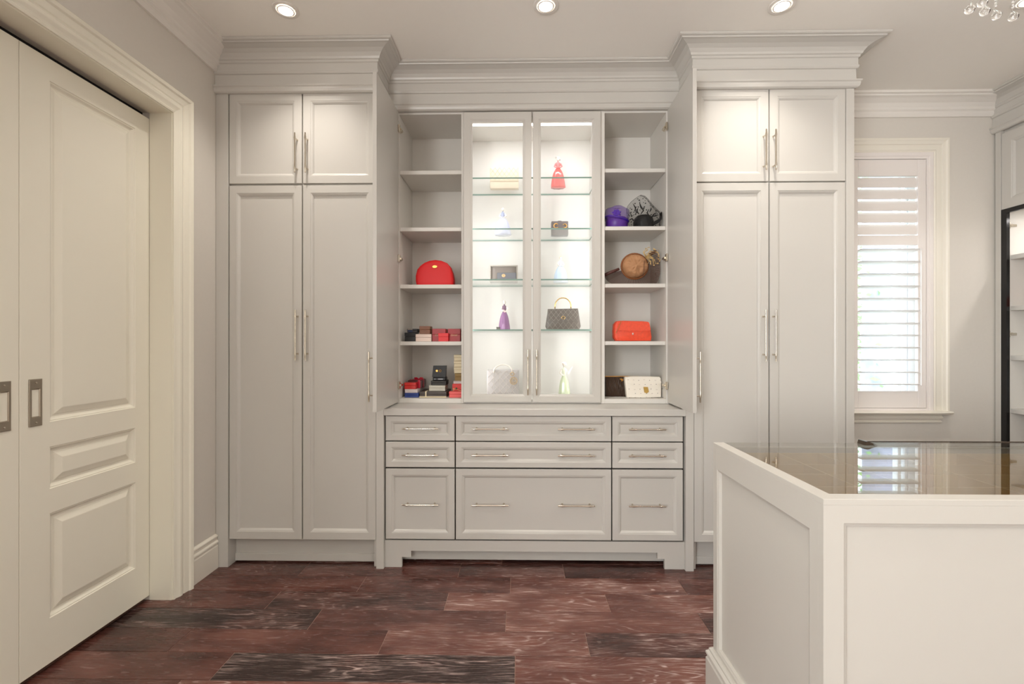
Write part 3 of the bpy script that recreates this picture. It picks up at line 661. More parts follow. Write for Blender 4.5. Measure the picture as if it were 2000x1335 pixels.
# coral shoe bag on its second shelf
cb = thing('clutch_bag', 'coral folded clutch on the wardrobe shelf at the right edge', 'bag', (3.40, 2.93, RSH[1]))
bm = NB(); pillow(bm, [(3.31, RSH[1] + .001), (3.50, RSH[1] + .001), (3.49, RSH[1] + .08), (3.44, RSH[1] + .10), (3.36, RSH[1] + .05)], 2.955, .05); part('body', bm, mat('coral_leather', (222, 96, 60), .4), cb, smooth='auto')
bm = NB(); pillow(bm, [(3.33, RSH[1] + .04), (3.48, RSH[1] + .05), (3.48, RSH[1] + .09), (3.44, RSH[1] + .108), (3.36, RSH[1] + .06)], 2.95, .062); part('flap', bm, mat('coral_leather', (222, 96, 60), .4), cb, smooth='auto')

# ================================================================ ISLAND
IX0, IX1, IY0, IY1, IZ = .708, 2.72, 1.086, 1.697, .905
isl = thing('island_cabinet', 'warm white island with recessed panels and brown glass top', 'cabinet', (1.7, 1.39, 0))
zt1 = IZ - .0; rim = .038
# four panelled sides
bm = NB(); slab(bm, leftface(IX0), IY0 + .0192, IY1 - .0192, 0, zt1 - .013, .019, [(IY0 + .052, .165, IY1 - .030, IZ - .088)], FLATP, ch=.0001); part('side_panel', bm, ISL, isl)
bm = NB(); slab(bm, front(IY0), IX0, IX1, 0, zt1 - .013, .019, [(IX0 + .047, .165, IX0 + .98, IZ - .055), (IX0 + 1.03, .165, IX1 - .05, IZ - .055)], FLATP, ch=.0001); part('side_panel', bm, ISL, isl)
bm = NB(); slab(bm, lambda a, b, d: (IX1 + d, a, b), IY0 + .0192, IY1 - .0192, 0, zt1 - .013, .019, [(IY0 + .05, .165, IY1 - .05, IZ - .055)], FLATP, ch=.001); part('side_panel', bm, ISL, isl)
bm = NB(); slab(bm, lambda a, b, d: (a, IY1 + d, b), IX0, IX1, 0, zt1 - .013, .019, [(IX0 + .05, .165, IX1 - .05, IZ - .055)], FLATP, ch=.0005); part('side_panel', bm, ISL, isl)
bm = NB(); IB = [(0, 0), (.020, 0), (.020, .110), (.016, .116), (.016, .122), (.021, .127), (.020, .134), (.012, .142), (.012, .148), (.006, .154), (0, .154)]
sweep(bm, IB, [(IX0, IY0), (IX0, IY1), (IX1, IY1), (IX1, IY0)], fxy, side=1, closed=True); part('baseboard', bm, ISL, isl)
bm = NB()
def lq(i, z): return [(IX0 + i, IY0 + i, z), (IX1 - i, IY0 + i, z), (IX1 - i, IY1 - i, z), (IX0 + i, IY1 - i, z)]
RP = [(0, IZ - .0128), (0, IZ), (.001, IZ + .001), (rim, IZ + .001), (rim, IZ - .0128)]
sweep(bm, RP, [(IX0, IY1), (IX0, IY0), (IX1, IY0), (IX1, IY1)], fxy, side=1)
part('top_rim', bm, ISL, isl)
bm = NB(); box(bm, IX0 + rim + .0005, IX1 - rim - .0005, IY0 + rim + .0005, IY1 - .0005, IZ - .008, IZ + .0005); part('glass_top', bm, TOPG, isl, label='bronze tinted glass panel')
VEL = mat('taupe_velvet', (96, 88, 76), .95, noise=.04, nscale=200, sheen=.3)
bm = NB(); box(bm, IX0 + .022, IX1 - .022, IY0 + .022, IY1 - .022, IZ - .115, IZ - .10)
part('velvet_tray', bm, VEL, isl)
TAN = mat('tan_divider_leather', (242, 210, 150), .45)
dx = [IX0 + .06, IX0 + .20, IX0 + .34, IX0 + .58, IX0 + .82, IX0 + 1.0, IX0 + 1.18, IX0 + 1.36, IX0 + 1.56, IX0 + 1.78, IX1 - .06]
dy = [IY0 + .06, IY0 + .17, IY0 + .29, IY0 + .40, IY1 - .06]
for x in dx:
    bm = NB(); box(bm, x - .0025, x + .0025, IY0 + .06, IY1 - .06, IZ - .0995, IZ - .022); part('divider', bm, TAN, isl)
for y in dy:
    bm = NB(); box(bm, dx[0] + .003, dx[-1] - .003, y - .0025, y + .0025, IZ - .0995, IZ - .0225); part('divider', bm, TAN, isl)
# thin dark-framed glass tray on its far edge
ty = thing('glass_tray', 'slim dark-edged glass tray lying along the far edge of the island', 'tray', (2.0, 1.66, IZ + .001))
tx0 = PX(1688, 1.66)
bm = NB(); box(bm, tx0 + .018, IX1 - .02, 1.635, 1.692, IZ + .0035, IZ + .0065); part('glass_plate', bm, SHELFG, ty)
bm = NB(); box(bm, tx0 + .018, IX1 - .02, 1.692, 1.696, IZ + .001, IZ + .0085, c=.001); box(bm, IX1 - .02, IX1 - .014, 1.635, 1.696, IZ + .001, IZ + .0085); part('rear_edge', bm, mat('dark_bronze', (84, 72, 62), .25, .8), ty)
bm = NB(); rings(bm, [[(tx0 + a, 1.655, IZ + .001 + b) for a, b in ((0, 0), (.03, 0), (.046, .001), (.010, .0135), (.004, .0135))], [(tx0 + a, 1.695, IZ + .001 + b) for a, b in ((0, 0), (.03, 0), (.046, .001), (.010, .0135), (.004, .0135))]]); part('corner_cap', bm, mat('dark_bronze', (84, 72, 62), .25, .8), ty)

# ================================================================ CEILING LAMPS
labs = ['recessed ceiling light above the left tall cabinet', 'recessed ceiling light above the glass display cabinet', 'recessed ceiling light above the right tall cabinet', 'recessed ceiling light behind the chandelier crystals']
def pot(x, y, lab, vis=True):
    t = thing('recessed_light', lab, 'ceiling light', (x, y, CZ), 'recessed lights in the ceiling')
    bm = NB(); lathe(bm, [(.062, -.0005), (.062, -.004), (.058, -.006), (.046, -.005), (.043, -.001)], (x, y, CZ), 32); part('trim_ring', bm, WHITE, t, smooth='auto')
    bm = NB(); lathe(bm, [(.034, -.0065), (.034, -.0035)], (x, y, CZ), 28); part('lens', bm, LAMP, t)
    bm = NB(); lathe(bm, [(.040, -.0052), (.040, -.0085), (.035, -.0085), (.035, -.0052)], (x, y, CZ), 28); part('gimbal_ring', bm, WHITE, t, smooth='auto')
for (x, y), l in zip(POTS, labs): pot(x, y, l)
for x, cn in ((-1.16, 'leftmost'), (.13, 'second from the left'), (1.29, 'third from the left'), (2.46, 'rightmost')):
    for y, rn in ((.75, 'row just in front of the camera'), (-.9, 'middle row behind the camera'), (-2.6, 'last row behind the camera')): pot(x, y, 'recessed ceiling light, %s in the %s' % (cn, rn))
for x, y in POTS + [(a, b) for a in (-1.16, .13, 1.29, 2.46) for b in (.75, -.9, -2.6)]:
    L = bpy.data.lights.new('pot_lamp', 'SPOT'); L.energy = POTW if y > 2 else POTW * (.34 if y > 0 else .42); L.color = WARM; L.spot_size = math.radians(118); L.spot_blend = 1; L.shadow_soft_size = .035
    o = bpy.data.objects.new('pot_lamp', L); o.location = (x, y, CZ - .014); COL.objects.link(o)
# chandelier
cxh, cyh = 1.66, 1.17
ch = thing('chandelier', 'crystal drop chandelier hanging at the top right', 'chandelier', (cxh, cyh, 2.25))
bm = NB(); lathe(bm, [(.06, CZ - .001), (.06, CZ - .02), (.03, CZ - .035), (.008, CZ - .04), (.008, 2.62), (.03, 2.60), (.03, 2.58), (.008, 2.56), (.004, 2.50)], (cxh, cyh, 0), 20); part('canopy_and_rod', bm, NICKEL, ch, smooth='auto')
for R, z in ((.36, 2.50), (.26, 2.56), (.15, 2.60)):
    bm = NB(); tube(bm, [(cxh + R * math.cos(a * math.pi / 24), cyh + R * math.sin(a * math.pi / 24), z) for a in range(49)], .007, 8); part('ring', bm, NICKEL, ch, smooth=True)
bm = NB()
for k in range(4):
    a = k * math.pi / 2 + .4; tube(bm, [(cxh, cyh, 2.60), (cxh + .36 * math.cos(a), cyh + .36 * math.sin(a), 2.50)], .004, 6)
part('arm', bm, NICKEL, ch)
def dropmesh():
    bm = NB(); lathe(bm, [(.001, .017), (.003, .014), (.0075, .006), (.0125, -.003), (.0135, -.008), (.011, -.014), (.006, -.0175), (.001, -.0185)], (0, 0, 0), 12)
    tube(bm, [(.0035 * math.cos(t * .7854), 0, .0205 + .0035 * math.sin(t * .7854)) for t in range(9)], .0007, 5)
    bmesh.ops.recalc_face_normals(bm, faces=bm.faces); me = bpy.data.meshes.new('crystal_drop'); bm.to_mesh(me); bm.free(); me.materials.append(CRYSTAL); me.shade_smooth(); return me
DM = dropmesh()
def strand(x, y, z, ztop):
    o = bpy.data.objects.new('crystal_drop', DM); COL.objects.link(o); o.parent = ch; o.location = Vector((x, y, z)) - base(ch); o.rotation_euler = (0, .25, rnd.uniform(0, 3))
    bm = NB(); zz = z + .028
    while zz < ztop - .004:
        ball(bm, (x, y, zz), .0042, n=8, m=5); zz += .0095
    if len(bm.verts): part('bead_string', bm, CRYSTAL, ch, smooth=True)
    else: bm.free()
for u, v in ((1894.5, 15), (1923.5, 19), (1945, 27), (1978.5, 30), (1919, 2)):
    Y = min((1.2 + .005 * k for k in range(70)), key=lambda y: abs(math.hypot(PX(u, y) - cxh, y - cyh) - .36) - (.002 * y))
    x, z = P(u, v, Y); strand(x, Y, z, 2.50)
for R, n_, z0_ in ((.36, 22, 2.31), (.26, 14, 2.33), (.15, 8, 2.28)):
    for k in range(n_):
        a = 2 * math.pi * k / n_ + .2; x = cxh + R * math.cos(a); y = cyh + R * math.sin(a)
        if x / y < 1.13: continue
        strand(x, y, z0_ + rnd.uniform(-.01, .01), 2.50 if R > .3 else 2.56 if R > .2 else 2.60)
for k in range(4):
    a = k * math.pi / 2 + .9; bx_, by_ = cxh + .1 * math.cos(a), cyh + .1 * math.sin(a)
    bm = NB(); lathe(bm, [(.006, 2.50), (.012, 2.515), (.013, 2.53), (.007, 2.55), (.001, 2.565)], (bx_, by_, 0), 12); part('bulb', bm, LAMP, ch, smooth=True)
    Lp = bpy.data.lights.new('chandelier_bulb', 'POINT'); Lp.energy = 2; Lp.color = WARM; Lp.shadow_soft_size = .03
    lo = bpy.data.objects.new('chandelier_bulb', Lp); lo.location = (cxh + .19 * math.cos(a), cyh + .19 * math.sin(a), 2.44); COL.objects.link(lo)

# ================================================================ THINGS ON THE SHELVES
#@@ITEMS
def OL(pts, ox, oy, s, Y, zf, snap=None):
    """measured outline -> real (x, z) outline on the depth plane Y; the lowest points rest on zf"""
    r = [P(ox + a / s, oy + b / s, Y) for a, b in pts]; zb_ = min(z for x, z in r); zt_ = max(z for x, z in r)
    k = (zt_ - zf) / (zt_ - zb_)
    xm = RU[2] - .012 if r[0][0] > .45 else 9
    return [(min(x, xm), zf + .0006 + (z - zb_) * k * .999) for x, z in r]
def M(name, rgb, rough=.5, **k): return mat(name, rgb, rough, **k)
ZL = [shelf_z(v) for v in SH]; ZR = [shelf_z(v) for v in (330, 442.5, 554, 666)]
RED = M('red_nylon', (214, 14, 20), .5, bump=.1, nscale=30); GILT = M('gilt', (222, 168, 88), .3, metal=.9)
# ---- red pouch
Y = 2.915; z0 = ZL[2]
t = thing('toiletry_pouch', 'red half-round zip pouch on the third shelf, left of the glass doors', 'pouch', (PX(850, Y), Y, z0))
o = OL([(590, 1000), (560, 900), (558, 760), (600, 600), (680, 510), (790, 435), (920, 385), (1080, 365), (1230, 385), (1380, 445), (1470, 540), (1530, 700), (1555, 850), (1550, 1000)], 770, 480, 13.35, Y - .03, z0)
bm = NB(); pillow(bm, o, Y, .085, cen=(PX(849, Y), z0 + .055)); part('body', bm, RED, t, smooth=True)
bm = NB(); zo = OL([(1350, 440), (1430, 560), (1490, 700), (1530, 860), (1535, 1000)], 770, 480, 13.35, Y - .045, z0); tube(bm, [(x, Y - .034 + .004 * i, z) for i, (x, z) in enumerate(zo)], .0022, 6); part('zip', bm, M('dark_red_zip', (120, 4, 10), .5), t)
bm = NB(); x, z = P(849, 520.5, Y - .05); lathe(bm, [(.0165, .004), (.0165, -.0035), (.014, -.005)], (x, Y - .0465, z), 24, sy=.55, axis='y'); part('oval_badge', bm, GILT, t)
# ---- boxes
def gbox(nm, lab, u0, u1, v0, v1, Y, dep, zf, m, lid=None, grp=None, x0=None, x1=None, cat='box', rz=0):
    a = PX(u0, Y) if x0 is None else x0; b = PX(u1, Y) if x1 is None else x1
    h = PZ(v0, Y, u0) - PZ(v1, Y, u0)
    t = thing(nm, lab, cat, ((a + b) / 2, Y + dep / 2, zf), grp)
    lm = lid or m; hs = h * .55
    bm = NB(); box(bm, a + .0008, b - .0008, Y + .0008, Y + dep - .0008, zf + .0006, zf + hs, c=.001); part('base', bm, m, t)
    bm = NB(); box(bm, a, b, Y, Y + dep, zf + hs + .0006, zf + h - .0004, c=.0015); part('lid', bm, lm, t)
    return t, zf + h, a, b
BLK = M('black_box_leather', (14, 14, 17), .45); z0 = ZL[3]; Y = 2.845; G3 = 'jewellery boxes on the fourth shelf'
_, z1, _, _ = gbox('jewellery_box', 'larger black box, lowest at the left end of the fourth shelf', 790, 812, 649, 666.5, Y, .09, z0, BLK, grp=G3)
t, z1, a, b = gbox('jewellery_box', 'small black box with a blue insert on top of the larger black box', 795, 815, 641.5, 649, Y + .004, .07, z1, BLK, grp=G3)
bm = NB(); box(bm, a + .005, a + .034, Y + .0025, Y + .0035, z1 - .022, z1 - .008); part('insert', bm, M('navy_insert', (28, 42, 70), .2), t)
bm = NB(); box(bm, a + .004, a + .034, Y + .001, Y + .0035, z1 - .0055, z1 - .003); part('label_strip', bm, M('pale_strip', (200, 180, 165), .4), t)
t, z1, a, b = gbox('jewellery_box', 'pale pink cream box under the brown box', 811.5, 842.5, 652, 666.5, Y - .0, .09, z0, M('pink_cream_card', (226, 206, 194), .6), grp=G3)
gbox('jewellery_box', 'brown box stacked on the pale pink cream box', 819, 840, 636, 651.7, Y + .006, .075, z1, M('brown_leatherette', (122, 78, 52), .5), grp=G3)
CRT = M('crimson_box', (158, 18, 26), .4)
t, z1, a, b = gbox('jewellery_box', 'crimson box with gold script beside the pale pink cream box', 844, 870.5, 641.5, 666.5, Y + .012, .085, z0, CRT, grp=G3)
text('Cartier', .0145, ((a + b) / 2 - .004, Y + .011, z0 + .040), M('gilt_print', (238, 206, 160), .4), t, shear=.35)
t, z1, a, b = gbox('jewellery_box', 'crimson box with gold script at the right end of the shelf', 874.5, 899, 641.5, 666.5, Y + .012, .085, z0, CRT, grp=G3)
text('Cartier', .0145, ((a + b) / 2, Y + .011, z0 + .040), M('gilt_print', (238, 206, 160), .4), t, shear=.35)
gbox('jewellery_box', 'small bright red box in front of the two crimson boxes', 856, 875.5, 650, 666.5, Y - .018, .028, z0, M('bright_red_card', (226, 52, 56), .5), grp=G3)
# bottom compartment, left
z0 = ZSB; G4 = 'gift boxes on the bottom board'; Y = 2.862
_, zb1, a, b = gbox('gift_box', 'long blue box at the bottom of the left stack', 790, 817.5, 765.5, 774.5, Y, .23, z0, M('blue_card', (44, 66, 138), .45), grp=G4)
_, zb2, a2, b2 = gbox('gift_box', 'white box lying on the long blue box', 790.5, 815.5, 757.8, 765, Y + .004, .20, zb1, M('white_card', (226, 214, 212), .5), grp=G4)
_, zb3, _, _ = gbox('gift_box', 'glossy red box on top of the left stack', 789.5, 812, 744.5, 757.5, Y + .006, .055, zb2, M('gloss_red_card', (206, 48, 44), .25), grp=G4)
t, zb4, a, b = gbox('gift_box', 'maroon box with a crimson ribbon bow behind the glossy red box', 797, 824, 742, 757.5, Y + .072, .13, zb2, M('maroon_card', (84, 34, 34), .4), grp=G4)
RIB = M('crimson_ribbon', (196, 14, 50), .3)
bm = NB(); box(bm, a - .0012, b + .0012, Y + .115, Y + .140, zb2 + .001, zb4 + .0015, c=.0006); box(bm, b - .026, b - .010, Y + .0705, Y + .202, zb2 + .001, zb4 + .0018, c=.0006)
for s_ in (-1, 1):
    cx_ = (a + b) / 2 + .012; tube(bm, [(cx_, Y + .125, zb4 + .004), (cx_ + s_ * .012, Y + .121, zb4 + .012), (cx_ + s_ * .026, Y + .125, zb4 + .010), (cx_ + s_ * .024, Y + .130, zb4 + .004), (cx_, Y + .127, zb4 + .004)], [.002, .004, .005, .004, .002], 8)
part('ribbon', bm, RIB, t)
GRYB = M('charcoal_card', (78, 70, 66), .5)
CRM = M('cream_card', (226, 212, 178), .5)
t, z1, a, b = gbox('gift_box', 'flat charcoal box with a cream ribbon, lowest in the middle stack', 819, 872, 764.5, 776, Y + .01, .19, z0, GRYB, grp=G4)
bm = NB(); box(bm, a, b, Y + .008, Y + .0095, z0 + .0007, z0 + .007); part('cream_edge', bm, CRM, t)
bm = NB(); xx = PX(831, Y); box(bm, xx - .004, xx + .004, Y + .0088, Y + .20, z0 + .001, z1 + .0012, c=.0005); part('ribbon', bm, CRM, t)
_, z1, _, _ = gbox('gift_box', 'pale grey white box on the flat charcoal box', 837.5, 869.5, 751.5, 762.5, Y + .04, .12, z1, M('grey_white_card', (206, 204, 190), .5), grp=G4)
_, z1, _, _ = gbox('gift_box', 'dark grey box under the black box with gold emblems', 841.5, 871, 742.5, 751.5, Y + .045, .11, z1, M('dark_grey_card', (50, 48, 44), .5), grp=G4)
Yb = Y + .05; a, b = PX(844, Yb), PX(871, Yb)
t = thing('jewellery_box', 'black box with gold leaf and ring emblems on top of the middle stack', 'box', ((a + b) / 2, Yb + .05, z1), G4)
bm = NB(); box(bm, a + .003, b - .004, Yb, Yb + .08, z1 + .0006, z1 + .022, c=.003); part('base', bm, BLK, t)
ztp = PZ(714, Yb, 857)
bm = NB(); rings(bm, [[(a, Yb - .002, z1 + .023), (b - .002, Yb - .002, z1 + .023), (b - .001, Yb + .014, ztp), (a + .004, Yb + .014, ztp)], [(a, Yb + .028, z1 + .023), (b - .002, Yb + .028, z1 + .023), (b - .001, Yb + .040, ztp), (a + .004, Yb + .040, ztp)]]); part('lid', bm, BLK, t)
bm = NB(); xm, zm = P(853, 724, Yb); yy = Yb + .0045
rings(bm, [[(xm + r * math.cos(math.radians(an)), yy + q, zm + r * math.sin(math.radians(an))) for an, r in ((90, .010), (68, .005), (30, .0095), (5, .005), (-30, .008), (-90, .006), (-150, .008), (175, .005), (150, .0095), (112, .005))] for q in (-.001, .002)])
xm, zm = P(859.5, 724, Yb); tube(bm, [(xm + .0062 * math.cos(k * .5236), yy - .0005, zm + .0062 * math.sin(k * .5236)) for k in range(13)], .0014, 6)
part('gold_emblem', bm, GILT, t)
bm = NB(); box(bm, PX(855.5, Yb), PX(865, Yb), Yb - .0008, Yb + .0005, z1 + .007, z1 + .0135); box(bm, PX(848, Yb), PX(851, Yb), Yb - .0008, Yb + .0005, z1 + .008, z1 + .0125); part('silver_label', bm, M('silver_print', (150, 150, 156), .3), t)
# right-hand stack
xr_ = LU[2] - .004; Y = 2.90
t, z1, a, b = gbox('gift_box', 'coral pink box, lowest at the right end', 877, 899, 765.5, 777.5, Y - .035, .05, z0, M('coral_card', (232, 94, 92), .4), x1=xr_, grp=G4)
t, z2, a, b = gbox('gift_box', 'red gift box with a ribbon and green rose above the coral box', 883.5, 899, 752.5, 777.5, Y + .018, .09, z0, M('vermilion_card', (220, 44, 34), .4), x1=xr_, grp=G4)
bm = NB(); x, z = P(889, 758, Y + .02); ball(bm, (x + .008, Y + .012, z), .006, n=8, m=5); part('rose', bm, M('green_satin', (70, 120, 80), .5), t)
bm = NB()
tube(bm, [(a + .002, Y + .016, z - .014), (x + .006, Y + .012, z - .003), (xr_ - .002, Y + .016, z - .018)], .003, 6); ball(bm, (x - .006, Y + .011, z - .002), .008, .004, .005, n=8, m=5); part('ribbon', bm, M('peach_ribbon', (240, 170, 130), .4), t)
_, z1, a, b = gbox('gift_box', 'thin white box under the olive box', 885.5, 899, 747, 752.5, Y + .022, .08, z2 + .0, M('white_card', (226, 214, 212), .5), x1=xr_, grp=G4)
_, z1, a, b = gbox('gift_box', 'olive brown box below three cream boxes', 888, 899, 731.5, 746.5, Y + .024, .075, z1, M('olive_card', (140, 112, 56), .5), x1=xr_, grp=G4)
for k, lb in enumerate(('lowest of the three cream boxes stacked by the divider', 'middle one of the three stacked cream boxes', 'topmost of the three stacked cream boxes')):
    _, z1, a, b = gbox('gift_box', lb, 886.5, 899, 718, 730, Y + .026, .07, z1, CRM, x1=xr_, grp=G4)

# ---- purple hat with veil
def arcpts(c, r, a0, a1, n, y, sz=1): return [(c[0] + r * math.cos(math.radians(a0 + (a1 - a0) * i / n)), y, c[1] + r * sz * math.sin(math.radians(a0 + (a1 - a0) * i / n))) for i in range(n + 1)]
z0 = ZR[1]; Y = 2.90; PUR = M('purple_satin', (84, 40, 140), .4, noise=.15, nscale=20)
cx = PX(1204.5, Y); t = thing('hat', 'purple hat with a tulle bow and veil on the second shelf', 'hat', (cx, Y, z0))
bm = NB(); lathe(bm, [(.062, .001), (.068, .006), (.069, .045), (.066, .062), (.058, .072), (.046, .071), (.040, .063), (.001, .062)], (cx, Y, z0), 32, sy=.85); part('crown', bm, PUR, t, smooth=True)
bm = NB(); tube(bm, [(cx + .070 * math.cos(a / 16 * 2 * math.pi), Y + .06 * math.sin(a / 16 * 2 * math.pi), z0 + .062 - .016 * math.cos(a / 16 * 2 * math.pi)) for a in range(17)], .0075, 8); part('band', bm, M('violet_ribbon', (52, 14, 150), .3), t, smooth=True)
bm = NB()
for k in range(7):
    an = k * 2 * math.pi / 7; r = .024
    tube(bm, [(cx - .012, Y - .052, z0 + .088), (cx - .012 + r * .7 * math.cos(an), Y - .064, z0 + .088 + r * .6 * math.sin(an)), (cx - .012 + r * math.cos(an + .3), Y - .056, z0 + .088 + r * .8 * math.sin(an + .3)), (cx - .012 + r * .6 * math.cos(an + .7), Y - .05, z0 + .088 + r * .5 * math.sin(an + .7))], [.003, .0065, .006, .003], 7)
part('bow', bm, M('blue_violet_organza', (74, 34, 190), .3), t, smooth=True)
bm = NB(); n = 28; loops = []
for i, (r, z) in enumerate(((.074, .05), (.082, .075), (.084, .10), (.078, .122), (.060, .133), (.030, .134), (.004, .131))):
    loops.append([(cx + max(RU[1] + .004 - cx, .92 * r * (1 + .05 * math.sin(5 * a * 2 * math.pi / n + i)) * math.cos(a * 2 * math.pi / n)), Y + r * .9 * math.sin(a * 2 * math.pi / n), z0 + z + .004 * math.sin(3 * a * 2 * math.pi / n)) for a in range(n)])
rings(bm, loops, False, True); part('veil', bm, netmat('violet_tulle', (110, 70, 170), .38), t, smooth=True)
# ---- black netted hat
Y = 2.905; cx = PX(1257, Y); t = thing('hat', 'black hat under spotted veiling, beside the purple hat', 'hat', (cx, Y, z0))
BS = M('black_straw', (12, 13, 14), .45, bump=.5, nscale=90)
bm = NB(); lathe(bm, [(.056, .001), (.062, .01), (.063, .045), (.056, .070), (.040, .085), (.014, .091), (.001, .091)], (cx, Y, z0), 28, fl=.03, k=9); part('crown', bm, BS, t, smooth=True)
bm = NB(); bl = [OL([(1500, 960), (1640, 900), (1780, 830), (1840, 700), (1790, 650), (1770, 740), (1700, 800), (1560, 850), (1460, 900)], 1170, 370, 14.286, Y - .02, z0 + .016)]
rings(bm, [[(x, Y - .05 + q, z) for x, z in bl[0]] for q in (0, .03)]); part('brim', bm, BS, t)
bm = NB()
for pts in ([(1000, 640), (1010, 520), (940, 400)], [(1190, 560), (1150, 470), (1120, 360)], [(1400, 640), (1440, 560), (1445, 510)], [(1150, 700), (1230, 600), (1180, 480)], [(1010, 700), (1050, 600), (1080, 520)], [(1480, 760), (1560, 740), (1650, 715)], [(980, 980), (1180, 820), (1420, 760)], [(860, 640), (900, 760), (980, 700)], [(830, 860), (900, 820), (990, 880)], [(1040, 560), (1060, 640), (1120, 700)], [(1560, 660), (1500, 720), (1440, 800)], [(1380, 560), (1330, 660), (1400, 740)]):
    q_ = [P(1170 + a / 14.286, 370 + b / 14.286, Y - .045) for a, b in pts]; tube(bm, [(x, Y - .052, z) for x, z in q_], [.0018, .0048, .0012], 6)
part('feathers', bm, BS, t, smooth=True)
o = OL([(850, 1005), (800, 800), (770, 640), (760, 520), (800, 430), (890, 330), (1000, 250), (1130, 170), (1240, 200), (1350, 280), (1440, 400), (1540, 500), (1680, 600), (1800, 680), (1850, 780), (1850, 900), (1840, 1005)], 1170, 370, 14.286, Y, z0)
bm = NB(); c_ = (cx, z0 + .02); loops = []
for s_, k in ((1, 0), (.97, .45), (.88, .7), (.7, .88), (.45, .97), (.15, 1)): loops.append([(c_[0] + (x - c_[0]) * s_, Y - .075 * k + .004 * math.sin(i * 2.2), z0 + .001 + max(0, (z - z0)) * s_ + 0 * k) for i, (x, z) in enumerate(o)])
rings(bm, loops, False, True)
part('veil', bm, netmat('black_spotted_net', (40, 38, 36), .30, True), t, smooth=True)
bm = NB(); tube(bm, [(x, Y, z) for x, z in o], .0010, 5); tube(bm, [(PX(1249, Y), Y - .01, z0 + .185), (PX(1248, Y), Y - .03, z0 + .13), (PX(1249, Y), Y - .05, z0 + .085)], .0009, 5); part('veil_edge', bm, M('dark_net_edge', (60, 56, 52), .6), t)
# ---- brown hat
z0 = ZR[2]; Y = 2.895; t = thing('hat', 'brown hat with pleated fan brim and dried flowers on the third shelf', 'hat', (PX(1237, Y), Y, z0))
cc_ = P(1238, 522, Y); o = OL([(1560, 100), (1650, 240), (1720, 420), (1750, 560), (1720, 740), (1660, 900), (1600, 1010), (1450, 1050), (1200, 1052), (900, 1052), (600, 1052), (380, 1040), (240, 950), (190, 900), (158, 840), (160, 770)], 1170, 480, 14.286, Y, z0)
bm = NB(); den = []
for i in range(len(o) - 1):
    for k in range(7): den.append((o[i][0] + (o[i + 1][0] - o[i][0]) * k / 7, o[i][1] + (o[i + 1][1] - o[i][1]) * k / 7))
den.append(o[-1]); ci = [bm.verts.new((cc_[0] + (x - cc_[0]) * .12, Y + (.001 if i % 2 else -.001), cc_[1] + (z - cc_[1]) * .12)) for i, (x, z) in enumerate(den)]
co = [bm.verts.new((x, Y + (.004 if i % 2 else -.004), z)) for i, (x, z) in enumerate(den)]
for i in range(len(den) - 1): bm.faces.new((ci[i], ci[i + 1], co[i + 1], co[i]))
part('pleated_brim', bm, netmat('brown_horsehair', (112, 82, 70), .62), t)
bm = NB()
for i in range(0, len(den) - 1, 2): tube(bm, [(cc_[0] + (den[i][0] - cc_[0]) * .2, Y - .0015, cc_[1] + (den[i][1] - cc_[1]) * .2), (den[i][0], Y - .0045, den[i][1])], .0006, 4)
part('pleats', bm, M('brown_pleat', (96, 62, 52), .5), t)
bm = NB()
for pts, r in (([(160, 810), (340, 730), (560, 640)], .0105), ([(1400, 260), (1500, 190), (1600, 150)], .0105)):
    q_ = [P(1170 + a / 14.286, 480 + b / 14.286, Y - .012) for a, b in pts]; tube(bm, [(x, Y - .012, z) for x, z in q_], [r, r * .95, r * .8], 8)
part('gathered_pleats', bm, M('dark_brown_horsehair', (84, 48, 42), .5), t, smooth=True)
TANF = M('tan_felt', (176, 130, 92), .75, noise=.18, nscale=25, bump=.3)
bm = NB(); R = .088
lathe(bm, [(.001, -.072), (R * .35, -.073), (R * .62, -.068), (R * .80, -.052), (R * .88, -.03), (R * .9, -.008), (R * .9, -.002)], (cc_[0], Y, cc_[1] + .004), 32, sx=1, sy=.93, axis='y', fl=.02, k=3)
bmesh.ops.subdivide_edges(bm, edges=bm.edges, cuts=2, use_grid_fill=True)
from mathutils import noise as NZ
for v in bm.verts:
    q = Vector((v.co.x * 32, 0, v.co.z * 32)); v.co.y += .014 * NZ.noise(q) + .006 * NZ.noise(q * 2.7)
part('crown', bm, TANF, t, smooth=True)
bm = NB(); tube(bm, [(cc_[0] + R * .93 * math.cos(a * math.pi / 16), Y - .018, cc_[1] + .004 + R * .89 * math.sin(a * math.pi / 16)) for a in range(33)], .0055, 8); part('brim_roll', bm, M('brown_felt_edge', (128, 76, 36), .6), t, smooth=True)
bm = NB(); rr = random.Random(5); fx, fz = P(1257, 506, Y)
for k in range(16):
    an = rr.uniform(-1.1, 1.9); l = rr.uniform(.03, .085); y_ = Y - .075 + rr.uniform(0, .03)
    tube(bm, [(fx, y_, fz), (fx + l * .5 * math.cos(an + .3), y_ - .006, fz + l * .5 * math.sin(an + .3)), (fx + l * math.cos(an - .4), y_, fz + l * math.sin(an - .4) * .8)], [.0016, .0022, .0008], 5)
for k in range(30):
    an = rr.uniform(-1.2, 1.6); l = rr.uniform(.02, .09); ball(bm, (fx + l * math.cos(an), Y - .075 + rr.uniform(-.004, .02), fz + l * math.sin(an) * .7), rr.uniform(.0025, .0055), n=6, m=4)
part('dried_flowers', bm, M('straw_flowers', (206, 176, 120), .7, noise=.3, nscale=60), t, smooth=True)
bm = NB(); q_ = [P(1170 + a / 14.286, 480 + b / 14.286, Y - .07) for a, b in ((1250, 420), (1240, 640), (1215, 860))]; tube(bm, [(x, Y - .079, z) for x, z in q_], .0013, 5)
